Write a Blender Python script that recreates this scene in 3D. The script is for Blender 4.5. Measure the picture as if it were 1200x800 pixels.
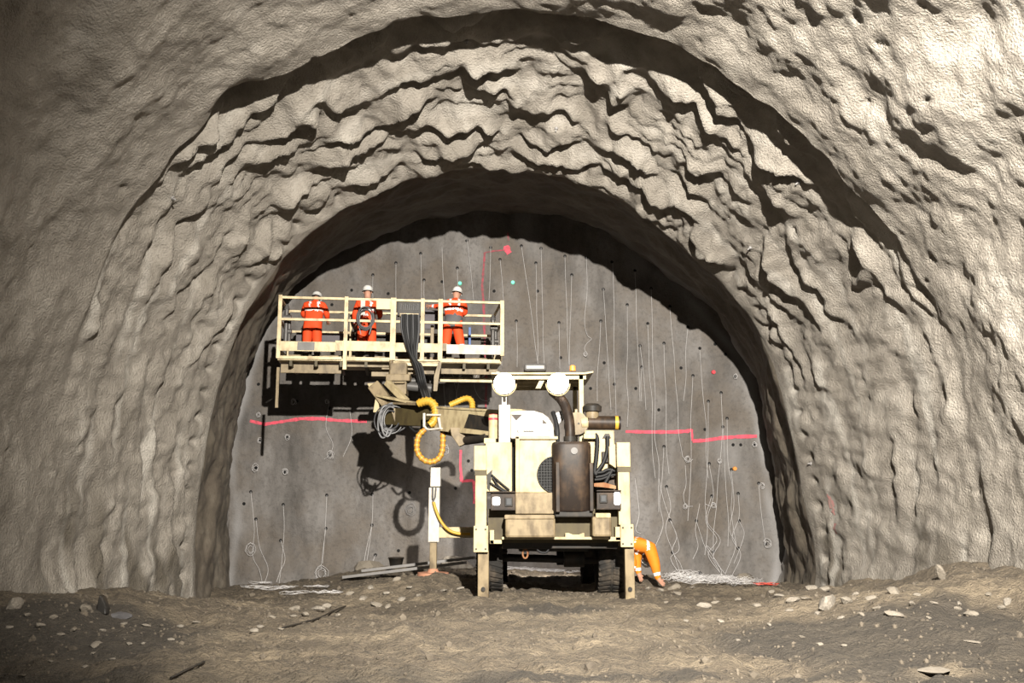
import bpy, bmesh, math, random
import numpy as np
from mathutils import Vector, Matrix, Quaternion

# ------------------------------------------------------------------ clear
for o in list(bpy.data.objects):
    bpy.data.objects.remove(o, do_unlink=True)
scene = bpy.context.scene
COL = scene.collection
random.seed(7)
rng = np.random.default_rng(7)

# ------------------------------------------------------------------ camera
W, H, F = 1200.0, 800.0, 1105.0
TH = math.radians(9.66)
CAMZ = 1.6
cd = bpy.data.cameras.new('camera')
cd.sensor_fit = 'HORIZONTAL'
cd.sensor_width = 36.0
cd.lens = 36.0 * F / W
cd.clip_end = 200
cam = bpy.data.objects.new('camera', cd)
cam.location = (0, 0, CAMZ)
cam.rotation_euler = (math.pi / 2 + TH, 0, 0)
COL.objects.link(cam)
scene.camera = cam

# ------------------------------------------------------------------ world, lights, exposure
world = bpy.data.worlds.new('world')
scene.world = world
world.use_nodes = True
bg = world.node_tree.nodes['Background']
bg.inputs[0].default_value = (0.02, 0.018, 0.016, 1)
bg.inputs[1].default_value = 0.3

def spot(name, loc, target, power, size_deg, blend, radius, color):
    ld = bpy.data.lights.new(name, 'SPOT')
    ld.energy = power
    ld.spot_size = math.radians(size_deg)
    ld.spot_blend = blend
    ld.shadow_soft_size = radius
    ld.color = color
    o = bpy.data.objects.new(name, ld)
    o.location = loc
    d = Vector(target) - Vector(loc)
    o.rotation_euler = d.to_track_quat('-Z', 'Y').to_euler()
    COL.objects.link(o)
    return o

# site floodlight on the plant parked behind the photographer, then a low fill
spot('floodlight_right', (1.7, -0.6, 7.4), (2.7, 20, 2.2), 86000, 80, 1.0, 0.10, (1.0, 0.94, 0.84))
spot('fill_spot_low', (-2.5, -2.5, 3.4), (4.0, 16, 3.4), 800, 70, 1.0, 0.3, (1.0, 0.92, 0.80))  # added fill spot, no lamp of the site; brightens the right-hand wall

vs = scene.view_settings
vs.view_transform = 'Standard'
vs.look = 'None'
vs.exposure = -0.24
vs.gamma = 1.0
vs.use_curve_mapping = False

# ------------------------------------------------------------------ pixel -> world
CT, ST = math.cos(TH), math.sin(TH)
def ray(u, v):
    a = (u - 600.0) / F
    b = (400.0 - v) / F
    return a, CT - b * ST, ST + b * CT
def P(u, v, Y):
    dx, dy, dz = ray(u, v)
    k = Y / dy
    return Vector((dx * k, Y, CAMZ + dz * k))

# ------------------------------------------------------------------ noise (numpy gradient noise)
_perm = np.random.default_rng(11).permutation(256)
_perm = np.concatenate([_perm, _perm, _perm])
_grad = np.random.default_rng(12).normal(size=(256, 3))
_grad /= np.linalg.norm(_grad, axis=1)[:, None]
def noise(x, y, z=0.0):
    x, y, z = np.broadcast_arrays(np.asarray(x, float), np.asarray(y, float), np.asarray(z, float))
    xi = np.floor(x).astype(int); yi = np.floor(y).astype(int); zi = np.floor(z).astype(int)
    xf = x - xi; yf = y - yi; zf = z - zi
    fade = lambda t: t * t * t * (t * (t * 6 - 15) + 10)
    u, v, w = fade(xf), fade(yf), fade(zf)
    xi &= 255; yi &= 255; zi &= 255
    def g(i, j, k):
        h = _perm[_perm[_perm[(xi + i) & 255] + ((yi + j) & 255)] + ((zi + k) & 255)]
        gr = _grad[h]
        return gr[..., 0] * (xf - i) + gr[..., 1] * (yf - j) + gr[..., 2] * (zf - k)
    def L(a, b, t): return a + t * (b - a)
    r = L(L(L(g(0,0,0), g(1,0,0), u), L(g(0,1,0), g(1,1,0), u), v),
          L(L(g(0,0,1), g(1,0,1), u), L(g(0,1,1), g(1,1,1), u), v), w)
    return r * 1.6
def fbm(x, y, z=0.0, octv=3, gain=0.5):
    s, a = 0, 1.0
    for i in range(octv):
        s = s + a * noise(x * 2 ** i + 17.3 * i, y * 2 ** i - 9.1 * i, z * 2 ** i + 4.7 * i)
        a *= gain
    return s
def sstep(a, b, x):
    t = np.clip((x - a) / (b - a), 0, 1)
    return t * t * (3 - 2 * t)

# ------------------------------------------------------------------ materials
MAT = {}
def newmat(name):
    m = bpy.data.materials.new(name)
    m.use_nodes = True
    nt = m.node_tree
    b = nt.nodes['Principled BSDF']
    MAT[name] = m
    return m, nt, b
def N(nt, kind, **kw):
    n = nt.nodes.new(kind)
    for k, v in kw.items():
        if k in n.inputs: n.inputs[k].default_value = v
        else: setattr(n, k, v)
    return n
def ramp(nt, fac, stops):
    r = nt.nodes.new('ShaderNodeValToRGB')
    el = r.color_ramp.elements
    while len(el) < len(stops): el.new(0.5)
    for e, (p, c) in zip(el, stops):
        e.position = p; e.color = (*c, 1)
    nt.links.new(fac, r.inputs[0])
    return r.outputs[0]
def mix(nt, fac, a, b, mode='MIX'):
    m = nt.nodes.new('ShaderNodeMix'); m.data_type = 'RGBA'; m.blend_type = mode
    for sock, v in ((m.inputs[0], fac), (m.inputs[6], a), (m.inputs[7], b)):
        if isinstance(v, bpy.types.NodeSocket): nt.links.new(v, sock)
        elif isinstance(v, tuple): sock.default_value = (*v, 1)
        else: sock.default_value = v
    return m.outputs[2]
def pos(nt, scale=(1, 1, 1)):
    t = nt.nodes.new('ShaderNodeTexCoord')
    mp = nt.nodes.new('ShaderNodeMapping')
    mp.inputs['Scale'].default_value = scale
    nt.links.new(t.outputs['Object'], mp.inputs[0])
    return mp.outputs[0]
def ntex(nt, vec, scale, detail=4, rough=0.55):
    n = N(nt, 'ShaderNodeTexNoise', Scale=scale, Detail=detail, Roughness=rough)
    nt.links.new(vec, n.inputs['Vector'])
    return n.outputs['Fac']
def bump(nt, b, h, strength, dist):
    bp = N(nt, 'ShaderNodeBump', Strength=strength, Distance=dist)
    nt.links.new(h, bp.inputs['Height'])
    nt.links.new(bp.outputs[0], b.inputs['Normal'])
def attr(nt, name):
    a = nt.nodes.new('ShaderNodeAttribute'); a.attribute_name = name
    return a.outputs['Fac']

def paint(name, col, dirt=(0.12, 0.09, 0.06), amount=0.35, rough=0.5, metal=0.0, scale=3.0):
    m, nt, b = newmat(name)
    v = pos(nt)
    n = ntex(nt, v, scale, 6, 0.65)
    v2 = pos(nt, (2.6, 2.6, 1.1))
    n2 = ntex(nt, v2, scale, 3)
    mm = N(nt, 'ShaderNodeMath', operation='MULTIPLY'); nt.links.new(n, mm.inputs[0]); nt.links.new(n2, mm.inputs[1])
    f = ramp(nt, mm.outputs[0], [(0.20, (0, 0, 0)), (0.38, (amount,) * 3)])
    c = mix(nt, f, col, dirt)
    nt.links.new(c, b.inputs['Base Color'])
    b.inputs['Roughness'].default_value = rough
    b.inputs['Metallic'].default_value = metal
    b.inputs['Specular IOR Level'].default_value = 0.15
    bump(nt, b, n, 0.15, 0.01)
    return m
def plain(name, col, rough=0.6, metal=0.0, emit=None, estr=0.0):
    m, nt, b = newmat(name)
    v = pos(nt)
    n = ntex(nt, v, 9, 3)
    c = mix(nt, ramp(nt, n, [(0.35, (0, 0, 0)), (0.7, (0.3,) * 3)]), col, tuple(x * 0.6 for x in col))
    nt.links.new(c, b.inputs['Base Color'])
    b.inputs['Roughness'].default_value = rough
    b.inputs['Metallic'].default_value = metal
    b.inputs['Specular IOR Level'].default_value = 0.2
    if emit:
        b.inputs['Emission Color'].default_value = (*emit, 1)
        b.inputs['Emission Strength'].default_value = estr
    return m

# shotcrete of the finished lining
m, nt, b = newmat('shotcrete')
v = pos(nt)
n1 = ntex(nt, v, 1.3, 7, 0.68); n2 = ntex(nt, v, 7, 5, 0.6)
c = ramp(nt, n1, [(0.3, (0.136, 0.1208, 0.1024)), (0.55, (0.2, 0.1808, 0.1552)), (0.75, (0.264, 0.2448, 0.216))])
c = mix(nt, ramp(nt, n2, [(0.3, (0.35,) * 3), (0.52, (0, 0, 0))]), c, (0.088, 0.0768, 0.0616))
c = mix(nt, attr(nt, 'damp'), c, (0.072, 0.0608, 0.0456))
c = mix(nt, attr(nt, 'lime'), c, (0.4, 0.38, 0.344))
nt.links.new(c, b.inputs['Base Color'])
b.inputs['Roughness'].default_value = 0.88
g1 = ntex(nt, v, 30, 3, 0.55); g2 = ntex(nt, v, 80, 2, 0.5)
mm = N(nt, 'ShaderNodeMath', operation='MULTIPLY_ADD'); mm.inputs[1].default_value = 0.35
nt.links.new(g2, mm.inputs[0]); nt.links.new(g1, mm.inputs[2])
bump(nt, b, mm.outputs[0], 0.9, 0.045)

# fresh dark shotcrete / rock of the last round and of the face
def facemat(name, c0, c1, c2, pale):
    m, nt, b = newmat(name)
    v = pos(nt); vv = pos(nt, (1.3, 1.0, 0.45))
    n1 = ntex(nt, v, 0.8, 6, 0.6); n2 = ntex(nt, vv, 0.9, 6, 0.65); n3 = ntex(nt, v, 12, 4)
    c = ramp(nt, n2, [(0.36, c0), (0.5, c1), (0.64, c2)])
    c = mix(nt, ramp(nt, n1, [(0.43, (0, 0, 0)), (0.62, (0.7,) * 3)]), c, (0.068, 0.0536, 0.04))
    c = mix(nt, ramp(nt, n3, [(0.3, (0.4,) * 3), (0.5, (0, 0, 0))]), c, tuple(x * 0.5 for x in c0))
    c = mix(nt, attr(nt, 'seam'), c, pale)
    nt.links.new(c, b.inputs['Base Color'])
    b.inputs['Roughness'].default_value = 0.75
    g = ntex(nt, v, 22, 4)
    bump(nt, b, g, 0.4, 0.03)
facemat('face_rock', (0.04032, 0.03562, 0.03158), (0.07728, 0.06989, 0.06451), (0.1142, 0.1062, 0.1008), (0.1613, 0.1559, 0.1546))
facemat('ring_rock', (0.064, 0.0528, 0.04), (0.092, 0.0768, 0.0576), (0.12, 0.1048, 0.084), (0.24, 0.2344, 0.2344))

# muddy floor
m, nt, b = newmat('mud')
v = pos(nt); vs_ = pos(nt, (0.5, 1.3, 1))
n1 = ntex(nt, vs_, 0.9, 6, 0.62); n2 = ntex(nt, v, 6, 5, 0.65); n3 = ntex(nt, v, 30, 3)
c = ramp(nt, n1, [(0.3, (0.04434, 0.0337, 0.02134)), (0.5, (0.07491, 0.05827, 0.03853)), (0.7, (0.1414, 0.1123, 0.07469))])
c = mix(nt, ramp(nt, n2, [(0.35, (0.55,) * 3), (0.55, (0, 0, 0))]), c, (0.03058, 0.02246, 0.01482))
c = mix(nt, attr(nt, 'wet'), c, (0.01835, 0.01474, 0.01067))
c = mix(nt, attr(nt, 'dry'), c, (0.1185, 0.09405, 0.06343))
nt.links.new(c, b.inputs['Base Color'])
b.inputs['Roughness'].default_value = 0.8
mm = N(nt, 'ShaderNodeMath', operation='MULTIPLY_ADD'); mm.inputs[1].default_value = 0.4
nt.links.new(n3, mm.inputs[0]); nt.links.new(n2, mm.inputs[2])
bump(nt, b, mm.outputs[0], 0.9, 0.12)

m, nt, b = newmat('stone')
v = pos(nt)
oi = nt.nodes.new('ShaderNodeObjectInfo')
n1 = ntex(nt, v, 6, 5)
c = ramp(nt, n1, [(0.3, (0.0936, 0.08034, 0.06474)), (0.6, (0.1794, 0.1599, 0.1342))])
c = mix(nt, oi.outputs['Random'], c, (0.117, 0.09984, 0.078))
nt.links.new(c, b.inputs['Base Color']); b.inputs['Roughness'].default_value = 0.85
bump(nt, b, n1, 0.5, 0.03)

paint('cream', (0.2814, 0.2332, 0.1401), (0.09207, 0.06138, 0.03274), 0.55)
paint('cream_lightened', (0.3906, 0.3255, 0.2046), (0.1395, 0.09765, 0.05394), 0.65)  # the rig's cream, painted lighter to offset the weaker light at the platform
paint('cream_dirty', (0.1488, 0.1152, 0.06912), (0.048, 0.03456, 0.02016), 0.8)
paint('olive', (0.044, 0.0344, 0.0152), (0.02, 0.0144, 0.008), 0.6)
paint('white_paint', (0.32, 0.3, 0.264), (0.144, 0.112, 0.076), 0.4)
paint('brown_steel', (0.0104, 0.00704, 0.00528), (0.04, 0.0248, 0.0144), 0.8, 0.5)
paint('rust', (0.12, 0.0496, 0.0224), (0.208, 0.144, 0.08), 0.6, 0.8)
paint('dark_steel', (0.0128, 0.0116, 0.0104), (0.04, 0.0304, 0.0208), 0.5, 0.5)
paint('grey_steel', (0.068, 0.0656, 0.064), (0.032, 0.0272, 0.0224), 0.5, 0.45, 0.3)
paint('tyre', (0.0112, 0.0104, 0.0096), (0.06, 0.048, 0.036), 0.8, 0.85)
plain('rubber', (0.0072, 0.0072, 0.0076), 0.6)
plain('hose_grey', (0.04, 0.04, 0.0424), 0.5)
plain('yellow', (0.32, 0.188, 0.024), 0.45)
plain('orange_hose', (0.264, 0.124, 0.0224), 0.5)
plain('red', (0.4, 0.028, 0.04), 0.5)
plain('orange_plastic', (0.48, 0.192, 0.04), 0.4)
plain('foot_pad', (0.264, 0.128, 0.08), 0.8)
plain('aluminium', (0.208, 0.2, 0.196), 0.45, 0.2)
plain('lamp_off', (0.044, 0.0456, 0.048), 0.25)
plain('black', (0.0032, 0.0032, 0.0032), 0.8)
plain('wire_white', (0.4, 0.388, 0.388), 0.5)
plain('wire_red', (0.4, 0.048, 0.032), 0.5)
plain('cable_grey', (0.136, 0.136, 0.14), 0.45)
plain('guard_wire', (0.014, 0.014, 0.014), 0.5)
plain('hivis_orange', (0.528, 0.048, 0.0104), 0.75)
plain('hivis_yellow', (0.448, 0.132, 0.008), 0.75)
plain('reflective', (0.496, 0.5, 0.504), 0.4)
plain('work_grey', (0.068, 0.0656, 0.068), 0.8)
plain('skin', (0.288, 0.152, 0.104), 0.6)
plain('boot', (0.024, 0.0192, 0.016), 0.6)
plain('helmet_white', (0.44, 0.432, 0.416), 0.35)
plain('blue', (0.032, 0.072, 0.192), 0.5)
plain('grey_sheet', (0.068, 0.0616, 0.068), 0.7)
plain('text_dark', (0.024, 0.024, 0.028), 0.6)
plain('lamp_glow', (1, 1, 1), 0.3, 0, (1.0, 0.95, 0.88), 60)
plain('rear_lamp_glow', (0.6, 0.6, 0.6), 0.3, 0, (1.0, 0.97, 0.92), 3.0)
plain('green_glow', (0.1, 0.5, 0.35), 0.3, 0, (0.15, 1.0, 0.6), 0.35)
m, nt, b = newmat('gravel'); n = ntex(nt, pos(nt), 3, 4)
nt.links.new(ramp(nt, n, [(0.35, (0.03675, 0.02862, 0.02008)), (0.65, (0.08925, 0.07304, 0.05355))]), b.inputs['Base Color']); b.inputs['Roughness'].default_value = .9
m, nt, b = newmat('old_paint'); n = ntex(nt, pos(nt), 8, 4)
nt.links.new(ramp(nt, n, [(0.35, (0.09, 0.045, 0.045)), (0.65, (0.24, 0.035, 0.05))]), b.inputs['Base Color']); b.inputs['Roughness'].default_value = .85
m, nt, b = newmat('spray_paint')
v = pos(nt); n = ntex(nt, v, 14, 4)
c = ramp(nt, n, [(0.3, (0.24, 0.04, 0.05)), (0.6, (0.50, 0.05, 0.085))])
nt.links.new(c, b.inputs['Base Color']); b.inputs['Roughness'].default_value = 0.8

# ------------------------------------------------------------------ object helpers
def tag(o, label=None, cat=None, group=None, kind=None):
    if label: o['label'] = label
    if cat: o['category'] = cat
    if group: o['group'] = group
    if kind: o['kind'] = kind
    return o
def link(name, me, parent=None, loc=None):
    o = bpy.data.objects.new(name, me)
    COL.objects.link(o)
    if parent is not None:
        o.parent = parent
        # geometry is given in world space; parents are only translated
        w = Vector((0, 0, 0)); p = parent
        while p is not None:
            w += p.location; p = p.parent
        o.location = (Vector(loc) if loc is not None else Vector((0, 0, 0))) - w
    elif loc is not None:
        o.location = loc
    return o
def empty(name, loc):
    o = bpy.data.objects.new(name, None)
    o.empty_display_size = 0.3
    o.location = loc
    COL.objects.link(o)
    return o

class MB:
    def __init__(s): s.v = []; s.f = []; s.smooth = []
    def add(s, vs, fs, smooth=False):
        n = len(s.v)
        s.v += [tuple(x) for x in vs]
        s.f += [tuple(i + n for i in f) for f in fs]
        s.smooth += [smooth] * len(fs)
        return s
    def box(s, x0, x1, y0, y1, z0, z1):
        vs = [(x, y, z) for z in (z0, z1) for y in (y0, y1) for x in (x0, x1)]
        return s.add(vs, [(0,2,3,1), (4,5,7,6), (0,1,5,4), (2,6,7,3), (0,4,6,2), (1,3,7,5)])
    def pbox(s, u0, v0, u1, v1, Y0, Y1):
        a = P(u0, v0, Y0); b_ = P(u1, v1, Y0)
        return s.box(a.x, b_.x, Y0, Y1, b_.z, a.z)
    def beam(s, a, b_, w, h, up=(0, 0, 1)):
        a, b_ = Vector(a), Vector(b_)
        d = (b_ - a).normalized()
        r = d.cross(Vector(up))
        if r.length < 1e-4: r = d.cross(Vector((1, 0, 0)))
        r.normalize(); u = r.cross(d)
        vs = []
        for p in (a, b_):
            for i, j in ((-1, -1), (1, -1), (1, 1), (-1, 1)):
                vs.append(p + r * (i * w / 2) + u * (j * h / 2))
        return s.add(vs, [(3,2,1,0), (4,5,6,7), (0,1,5,4), (1,2,6,5), (2,3,7,6), (3,0,4,7)])
    def cyl(s, a, b_, r0, r1=None, n=16, caps=True):
        if r1 is None: r1 = r0
        a, b_ = Vector(a), Vector(b_)
        d = (b_ - a).normalized()
        q = d.orthogonal().normalized(); w = d.cross(q)
        vs = []
        for p, r in ((a, r0), (b_, r1)):
            for i in range(n):
                t = 2 * math.pi * i / n
                vs.append(p + (q * math.cos(t) + w * math.sin(t)) * r)
        s.add(vs, [(i, (i + 1) % n, n + (i + 1) % n, n + i) for i in range(n)], True)
        if caps:
            s.add(vs[:n], [tuple(range(n - 1, -1, -1))]); s.add(vs[n:], [tuple(range(n))])
        return s
    def tube(s, pts, r, n=6, caps=True):
        pts = [Vector(p) for p in pts]
        m_ = len(pts)
        rs = r if isinstance(r, (list, tuple)) else [r] * m_
        vs = []; q = None
        for i, p in enumerate(pts):
            t = (pts[min(i + 1, m_ - 1)] - pts[max(i - 1, 0)])
            if t.length < 1e-9: t = Vector((0, 0, 1))
            t.normalize()
            if q is None: q = t.orthogonal().normalized()
            q = q - t * q.dot(t)
            if q.length < 1e-6: q = t.orthogonal()
            q.normalize(); w = t.cross(q)
            for k in range(n):
                a = 2 * math.pi * k / n
                vs.append(p + (q * math.cos(a) + w * math.sin(a)) * rs[i])
        fs = [(i*n + k, i*n + (k+1) % n, (i+1)*n + (k+1) % n, (i+1)*n + k) for i in range(m_ - 1) for k in range(n)]
        s.add(vs, fs, True)
        if caps:
            s.add(vs[:n], [tuple(range(n - 1, -1, -1))]); s.add(vs[-n:], [tuple(range(n))])
        return s
    def prism(s, poly, off):
        """poly: 3D points of one planar outline; off: extrusion vector"""
        off = Vector(off); n = len(poly)
        vs = [Vector(p) for p in poly] + [Vector(p) + off for p in poly]
        return s.add(vs, [tuple(range(n)), tuple(range(2*n - 1, n - 1, -1))] +
                     [(i, n + i, n + (i + 1) % n, (i + 1) % n) for i in range(n)])
    def build(s, name, mat, parent=None, bevel=0.0, loc=None):
        me = bpy.data.meshes.new(name)
        v = s.v
        o_ = Vector(loc) if loc is not None else Vector((0, 0, 0))
        if loc is not None: v = [(a - o_.x, b_ - o_.y, c_ - o_.z) for a, b_, c_ in v]
        me.from_pydata(v, [], s.f)
        bm = bmesh.new(); bm.from_mesh(me)
        bmesh.ops.recalc_face_normals(bm, faces=bm.faces)
        bm.to_mesh(me); bm.free()
        me.polygons.foreach_set('use_smooth', s.smooth)
        me.materials.append(MAT[mat])
        o = link(name, me, parent, loc)
        if bevel:
            md = o.modifiers.new('bevel', 'BEVEL'); md.width = bevel; md.segments = 2
            md.limit_method = 'ANGLE'; md.angle_limit = math.radians(50)
        return o

def spline(pts, n=8):
    pts = [Vector(p) for p in pts]
    if len(pts) < 3: 
        return [pts[0].lerp(pts[-1], i / n) for i in range(n + 1)]
    out = []
    ext = [pts[0] * 2 - pts[1]] + pts + [pts[-1] * 2 - pts[-2]]
    for i in range(1, len(ext) - 2):
        p0, p1, p2, p3 = ext[i-1:i+3]
        for k in range(n):
            t = k / n
            out.append(0.5 * ((2*p1) + (p2 - p0)*t + (2*p0 - 5*p1 + 4*p2 - p3)*t*t + (3*p1 - p0 - 3*p2 + p3)*t**3))
    out.append(pts[-1])
    return out

def grid_mesh(name, V, mat, kind='structure', attrs=None, parent=None, flip=False):
    """V: rows x cols x 3"""
    r, c_, _ = V.shape
    idx = np.arange(r * c_).reshape(r, c_)
    q = np.stack([idx[:-1, :-1], idx[:-1, 1:], idx[1:, 1:], idx[1:, :-1]], -1).reshape(-1, 4)
    if flip: q = q[:, ::-1]
    me = bpy.data.meshes.new(name)
    me.vertices.add(r * c_); me.vertices.foreach_set('co', V.reshape(-1).astype(np.float32))
    me.loops.add(q.size); me.loops.foreach_set('vertex_index', q.reshape(-1).astype(np.int32))
    me.polygons.add(len(q))
    me.polygons.foreach_set('loop_start', np.arange(0, q.size, 4, dtype=np.int32))
    me.polygons.foreach_set('use_smooth', np.ones(len(q), dtype=bool))
    me.update(calc_edges=True)
    for k, a in (attrs or {}).items():
        at = me.attributes.new(k, 'FLOAT', 'POINT')
        at.data.foreach_set('value', np.clip(a, 0, 1).reshape(-1).astype(np.float32))
    me.materials.append(MAT[mat])
    o = link(name, me, parent)
    if kind: o['kind'] = kind
    return o

# ------------------------------------------------------------------ tunnel profiles
CZ = 2.5
SKEW = 1.1                                              # the inner rim runs deeper on the right-hand side
def profile(px, Y, extra=None):
    pts = np.array([list(P(u, v, Y + (extra(u) if extra else 0))) for u, v in px])
    ph = np.arctan2(pts[:, 2] - CZ, pts[:, 0])
    ph = np.where(ph < -math.pi / 2, ph + 2 * math.pi, ph)
    r = np.hypot(pts[:, 2] - CZ, pts[:, 0])
    o = np.argsort(ph)
    return ph[o], r[o]
YA, YB, YF = 13.6, 18.6, 24.5
pa = profile([(40,690),(48,560),(68,440),(108,330),(165,225),(255,128),(350,76),(430,42),(520,20),(630,12),
              (720,32),(800,62),(870,108),(960,182),(1020,240),(1065,305),(1105,380),(1140,480),(1158,570),(1166,660)], YA)
pb = profile([(228,715),(230,620),(238,540),(250,470),(270,405),(296,350),(330,302),(375,262),(430,228),(500,204),(560,196),(620,198),
              (690,216),(750,248),(800,282),(842,320),(880,368),(908,425),(924,500),(942,590),(960,685)], YB, lambda u: SKEW * float(sstep(770, 900, u)))
pf = profile([(268,700),(272,600),(282,450),(300,405),(335,345),(390,305),(450,276),(520,258),(580,253),(650,258),(710,278),(770,316),
              (830,362),(878,435),(898,508),(906,580),(914,680)], YF)
def Rk(prof, ph):
    return np.interp(ph, prof[0], prof[1])
PH0, PH1 = math.radians(-32), math.radians(212)
NC = 700
phi = np.linspace(PH1, PH0, NC)
def smooth1(a, k):
    ker = np.hanning(k + 2)[1:-1]; ker /= ker.sum()
    return np.convolve(np.pad(a, k // 2, mode='edge'), ker, 'valid')[:len(a)]
RA = smooth1(Rk(pa, phi), 41); RB = smooth1(Rk(pb, phi), 41); RF = smooth1(Rk(pf, phi), 41)
crown = np.clip(np.sin(phi), 0, 1) ** 1.3
STEP_A = 0.02 + 0.50 * crown * (0.8 + 0.3 * np.cos(phi - 1.35))
STEP_B = 0.10 + 0.42 * crown
s_arc = phi * 8.0

def lining(t):
    """surface rows at stations t (1D) -> V(rows, cols, 3), attrs"""
    T = t[:, None] + 0 * phi[None, :]
    PHI = 0 * t[:, None] + phi[None, :]
    S = PHI * 8.0
    cr = crown[None, :] + 0 * T
    # base radius
    flare = 0.085 * np.clip(YA - T, 0, 7.0) * (0.35 + 0.65 * cr)
    RA_out = RA + STEP_A
    kA = sstep(YA, YA + 0.30, T)
    kB = np.clip((T - (YA + 0.30)) / (YB - YA - 0.30), 0, 1)
    zb = (RA[None, :] + STEP_A[None, :] * kA)
    zb = zb + (RB[None, :] - RA_out[None, :]) * (kB ** 1.25)
    R = np.where(T < YA, RA[None, :] + flare, zb)
    kC = sstep(YB, YB + 1.0, T)
    R = np.where(T > YB, RB[None, :] + STEP_B[None, :] * kC, R)
    kF = np.clip((T - (YB + 0.9)) / (YF - YB - 0.9), 0, 1)
    R = np.where(T > YB + 0.9, (RB + STEP_B)[None, :] * (1 - kF ** 1.6) + (RF + 0.05)[None, :] * kF ** 1.6, R)
    X0 = R * np.cos(PHI); Z0 = CZ + R * np.sin(PHI)
    # zone masks
    mA = 1 - sstep(YA - 0.05, YA + 0.4, T)
    mB = sstep(YA - 0.05, YA + 0.5, T) * (1 - sstep(YB - 0.2, YB + 0.3, T))
    mR = sstep(YB, YB + 0.4, T)
    d = np.zeros_like(R)                                   # + = inward
    # zone A : broad pillows
    nA = 0.17 * noise(X0 / 2.1, T / 2.1, Z0 / 2.1) + 0.10 * noise(X0 / 0.9 + 9, T / 0.9, Z0 / 0.9) \
        + 0.05 * noise(X0 / 0.36, T / 0.36 + 3, Z0 / 0.36) + 0.026 * noise(X0 / 0.15, T / 0.15, Z0 / 0.15)
    fadeA = 1 - 0.45 * sstep(YA - 1.2, YA, T)
    d += mA * nA * fadeA
    d -= (mA + mB) * 0.075 * sstep(0.50, 0.85, noise(S / 0.34, T / 0.30, 77.0)) * sstep(0.0, 0.5, noise(S / 2.4, T / 2.0, 78.0) + 0.2)
    # zone B : draped ridges that run round the arch
    wob = 1.3 * noise(S / 3.2, T / 2.4, 1.5) + 0.55 * noise(S / 1.3, T / 1.0, 7.2) + 0.22 * noise(S / 0.42, T / 0.5, 2.2)
    phs = (T - YA) / 0.72 + wob
    f = phs - np.floor(phs)
    saw = np.where(f < 0.66, (f / 0.66) ** 1.15, 1 - sstep(0.66, 1.0, f))
    side = 0.30 + 0.70 * sstep(0.25, 0.85, np.sin(PHI))
    amp = (0.03 + 0.30 * np.clip(0.42 + 1.25 * noise(S / 0.95, T / 0.9, 4.4), 0, 1.15)) * side
    lump = 0.13 * noise(S / 1.0, T / 0.9, 8.8) + 0.085 * noise(S / 0.36, T / 0.42, 3.3) + 0.04 * noise(S / 0.17, T / 0.2, 6.1)
    phs2 = (T - YA) / 0.33 + 1.1 * noise(S / 1.4, T / 0.9, 11.5) + 0.6 * noise(S / 0.5, T / 0.6, 5.5)
    f2 = phs2 - np.floor(phs2)
    saw2 = np.where(f2 < 0.75, f2 / 0.75, 1 - sstep(0.75, 1.0, f2))
    d += mB * (amp * saw + lump * (0.45 + 0.55 * side) + 0.055 * side * saw2 * np.clip(0.5 + noise(S / 0.8, T, 2.9), 0, 1)) * (1 - (0.35 + 0.5 * np.abs(np.cos(PHI))) * sstep(YB - 0.9, YB, T))
    # girder notches just before the inner rim
    g = np.exp(-((T - (YB - 0.42)) / 0.16) ** 2) * (0.5 + 0.5 * np.cos(S * 2 * math.pi / 0.62)) ** 3
    d -= 0.12 * g * np.clip(0.4 + 1.4 * np.abs(np.cos(PHI)), 0, 1)
    # last round
    nR = 0.16 * noise(X0 / 1.3, T / 1.3, Z0 / 1.3) + 0.07 * noise(X0 / 0.45, T / 0.45, Z0 / 0.45) + 0.02 * noise(X0 / 0.15, T / 0.15, Z0 / 0.15)
    d += mR * nR
    # a few spots of their own: an open pocket under the outer rim, overbreak in the roof
    def dent(u, v, Y, sig_s, sig_t, amt):
        p = P(u, v, Y); a = math.atan2(p.z - CZ, p.x)
        return amt * np.exp(-((S - a * 8) / sig_s) ** 2 - ((T - Y) / sig_t) ** 2)
    d -= dent(290, 132, YA + 0.25, 0.36, 0.34, 0.95)
    d -= dent(470, 60, YA + 0.5, 0.7, 0.4, 0.22)
    d -= dent(660, 40, YA + 0.6, 1.6, 0.5, 0.30)
    d -= dent(840, 20, 11.5, 0.7, 0.35, 0.22)
    d -= dent(1160, 30, 9.7, 0.5, 0.5, 0.20)
    d -= dent(980, 150, 11.8, 0.8, 0.25, 0.09)
    d += dent(1090, 130, 10.8, 0.8, 0.7, 0.16)
    d += dent(160, 85, 11.5, 0.9, 0.8, 0.20)
    Rr = R - d
    # rims wander in depth
    w = 0.22 * noise(s_arc / 2.2, 0.3, 5.0) + 0.10 * noise(s_arc / 0.7, 1.3, 2.0)
    near = np.exp(-((T - YA) / 1.1) ** 2) * 1.1 + 0.45 * np.exp(-((T - YB) / 0.8) ** 2)
    Yv = T + w[None, :] * near
    hat = np.where(T < YB, sstep(YA, YB, T), 1 - sstep(YB, YF, T))
    Yv = Yv + SKEW * sstep(0.42, 0.86, np.cos(PHI)) * hat
    X = Rr * np.cos(PHI); Z = CZ + Rr * np.sin(PHI)
    V = np.stack([X, Yv, Z], -1)
    damp = sstep(-0.05, 0.4, noise(S / 1.6, T / 0.5, 21.0)) * sstep(2.6, 0.2, Z + 0.6 * noise(X0 * 2, T * 2, 3)) * 0.9 * mB + 0.25 * sstep(0.1, 0.5, noise(S / 0.8, T / 0.5, 25.0)) + mA * sstep(0.6, -0.4, Z + 0.8 * noise(X0, T, 2)) * 0.8
    lime = sstep(0.15, 0.6, noise(S / 3.0, T / 0.28, 31.0)) * 0.55 * mB * (1 - side * 0.6)
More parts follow.
